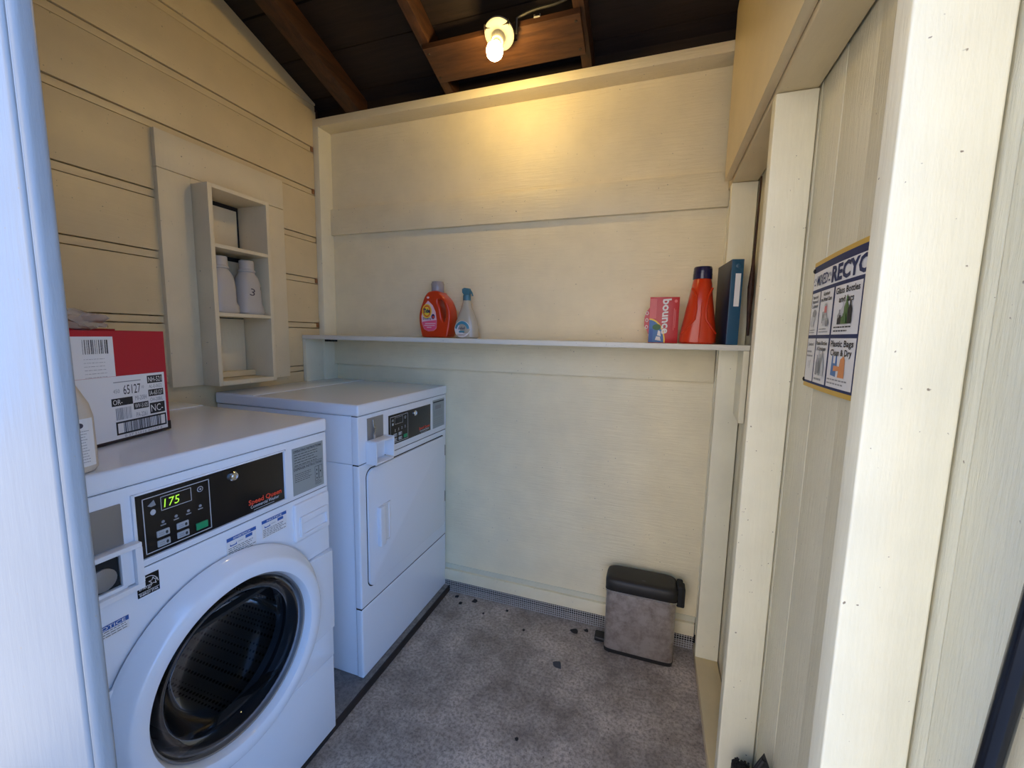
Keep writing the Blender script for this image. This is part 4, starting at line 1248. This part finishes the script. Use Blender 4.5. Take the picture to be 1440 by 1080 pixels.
for k, (a, h, c) in enumerate(((0.090, 0.040, 'ink_grey'), (0.101, 0.046, 'grey_line'), (0.112, 0.042, 'label_grey'), (0.123, 0.048, 'ink_grey'), (0.130, 0.036, 'grey_line'), (0.106, 0.030, 'ink_grey'))):
    w, z_ = 0.007, 0.030 + 0.004 * (k % 2)
    p.rect(a - w, z_, a + w, z_ + h * 0.6, c, 3 + k)
    p.poly([(a - w, z_ + h * 0.6), (a + w, z_ + h * 0.6), (a + w * 0.3, z_ + h * 0.85), (a + w * 0.3, z_ + h), (a - w * 0.3, z_ + h), (a - w * 0.3, z_ + h * 0.85)], c, 3 + k)
p.poly([(0.172, 0.036), (0.196, 0.034), (0.198, 0.056), (0.196, 0.072), (0.191, 0.072), (0.190, 0.058), (0.180, 0.058), (0.179, 0.072), (0.174, 0.072)], 'sky_print', 3)
p.poly([(0.186, 0.044), (0.216, 0.046), (0.216, 0.053), (0.186, 0.054)], 'orange_print', 5)
p.poly([(0.206, 0.034), (0.232, 0.034), (0.230, 0.066), (0.224, 0.072), (0.212, 0.066)], 'orange_print', 4)
p.line(0.030, 0.044, 0.034, 0.056, 0.002, 'ink_grey', 3); p.line(0.038, 0.040, 0.044, 0.058, 0.002, 'ink_grey', 3)
p.build(po, {'navy': 'poster_field', 'paper': 'picture_panels', 'ink': 'lettering'})
for a, b in ((0.006, 0.247), (0.006, 0.014), (PW - 0.006, 0.247), (PW - 0.006, 0.014)):
    lathe('tack', [(0.0045, 0.001), (0.0045, -0.002), (0, -0.004)], (XH1 - 0.0018 - bow(a, b), 1.081 - a, 1.267 + b), 'black_matt', po, 'x', 12)

# ------------------------------------------------------------------ black things leaning at the right wall
pole = thing('black_pole', 'shiny black round pole leaning against the right wall siding', 'pole', (0.300, 0.540, 0.0))
bm = new_bm(); add_tube(bm, [(0.300, 0.540, 0.010), (0.303, 0.408, 1.40)], 0.0085, 24); obj('tube', bm, 'black_panel', pole)
bm = new_bm(); add_tube(bm, [(0.300, 0.541, 0.0), (0.300, 0.538, 0.030)], 0.0105, 24); obj('foot', bm, 'black_matt', pole)
bm = new_bm(); add_tube(bm, [(0.303, 0.409, 1.395), (0.303, 0.407, 1.415)], [0.0105, 0.008], 24); obj('end_cap', bm, 'black_matt', pole)

br = thing('hand_brush', 'black bristle hand brush standing upright in front of the wall stud', 'brush', (0.245, 1.115, 0.0))
bm = new_bm()
for k in range(70):
    r1 = random.Random(k)
    a, b = r1.uniform(-0.022, 0.022), r1.uniform(-0.012, 0.012)
    add_tube(bm, [(0.276 + a * 0.8, 1.115 + b, 0.15), (0.276 + a + 0.004, 1.112 + b * 1.3, 0.252 - 14 * a * a + r1.uniform(-0.004, 0.004))], 0.0028, 5)
o = obj('bristles', bm, 'black_matt', br)
o['kind'] = 'stuff'
box('brush_block', 0.254, 0.298, 1.10, 1.13, 0.10, 0.155, 'black_plastic', br, 0.006, 3)
bm = new_bm(); add_tube(bm, [(0.276, 1.115, 0.001), (0.276, 1.115, 0.02), (0.276, 1.115, 0.07), (0.276, 1.115, 0.105)], [0.012, 0.014, 0.011, 0.010], 14); obj('handle', bm, 'black_plastic', br)

du = thing('dustpan', 'black plastic dustpan standing on edge, its pointed corner up, by the wall', 'dustpan', (0.262, 1.008, 0.0))
bm = new_bm()
poly = [(0.205, 0.05), (0.225, 0.035), (0.300, 0.035), (0.318, 0.05), (0.3185, 0.335), (0.309, 0.375), (0.298, 0.403), (0.286, 0.375), (0.268, 0.33), (0.235, 0.22), (0.215, 0.12)]
add_prism(bm, poly, 'y', 1.004, 1.012, 0.002)
obj('pan', bm, 'black_matt', du)
bm = new_bm(); add_tube(bm, [(0.296, 1.003, 0.392), (0.270, 1.002, 0.325), (0.238, 1.002, 0.22), (0.217, 1.002, 0.12), (0.210, 1.003, 0.055)], 0.005, 8); obj('rim', bm, 'black_plastic', du)
bm = new_bm(); add_tube(bm, [(0.262, 1.008, 0.045), (0.262, 1.008, 0.001)], 0.012, 12); obj('handle', bm, 'black_plastic', du)

# ------------------------------------------------------------------ scraps on the floor
scraps = [(-0.276, 1.778, 0.020, 'curled dark leaf scrap on the floor near the wire mesh'),
          (-0.307, 1.558, 0.022, 'flat blue-grey lint scrap lying in the middle of the floor'),
          (-0.368, 1.194, 0.008, 'single small dark crumb alone on the open concrete floor'), (-0.226, 1.797, 0.012, 'brown crumb on the floor just beside the pedal of the bin'), (-0.80, 1.812, 0.016, None), (-0.86, 1.77, 0.012, None), (-0.62, 1.80, 0.009, None), (-0.90, 1.812, 0.012, None), (-0.50, 1.70, 0.008, None), (-0.72, 1.74, 0.008, None)]
for k, (x, y, r, lb) in enumerate(scraps):
    bm = new_bm()
    rr = random.Random(k + 50)
    n = 9
    lo_ = [bm.verts.new((x + r * rr.uniform(.5, 1.1) * math.cos(2 * PI * i / n), y + r * rr.uniform(.5, 1.3) * math.sin(2 * PI * i / n), 0.0005 + (rr.uniform(0, .006) if k != 1 else 0))) for i in range(n)]
    c = bm.verts.new((x, y, 0.006 if k != 1 else 0.003))
    for i in range(n):
        bm.faces.new((lo_[i], lo_[(i + 1) % n], c))
    bm.faces.new(lo_)
    o = obj('floor_scrap', bm, simple('scrap_%d' % k, (0.03, 0.026, 0.026) if k != 1 else (0.06, 0.065, 0.08), 0.9))
    tag(o, lb or 'dark crumb in the dirt along the wire mesh by the dryer', 'debris', None if lb else 'crumbs along the wire mesh')
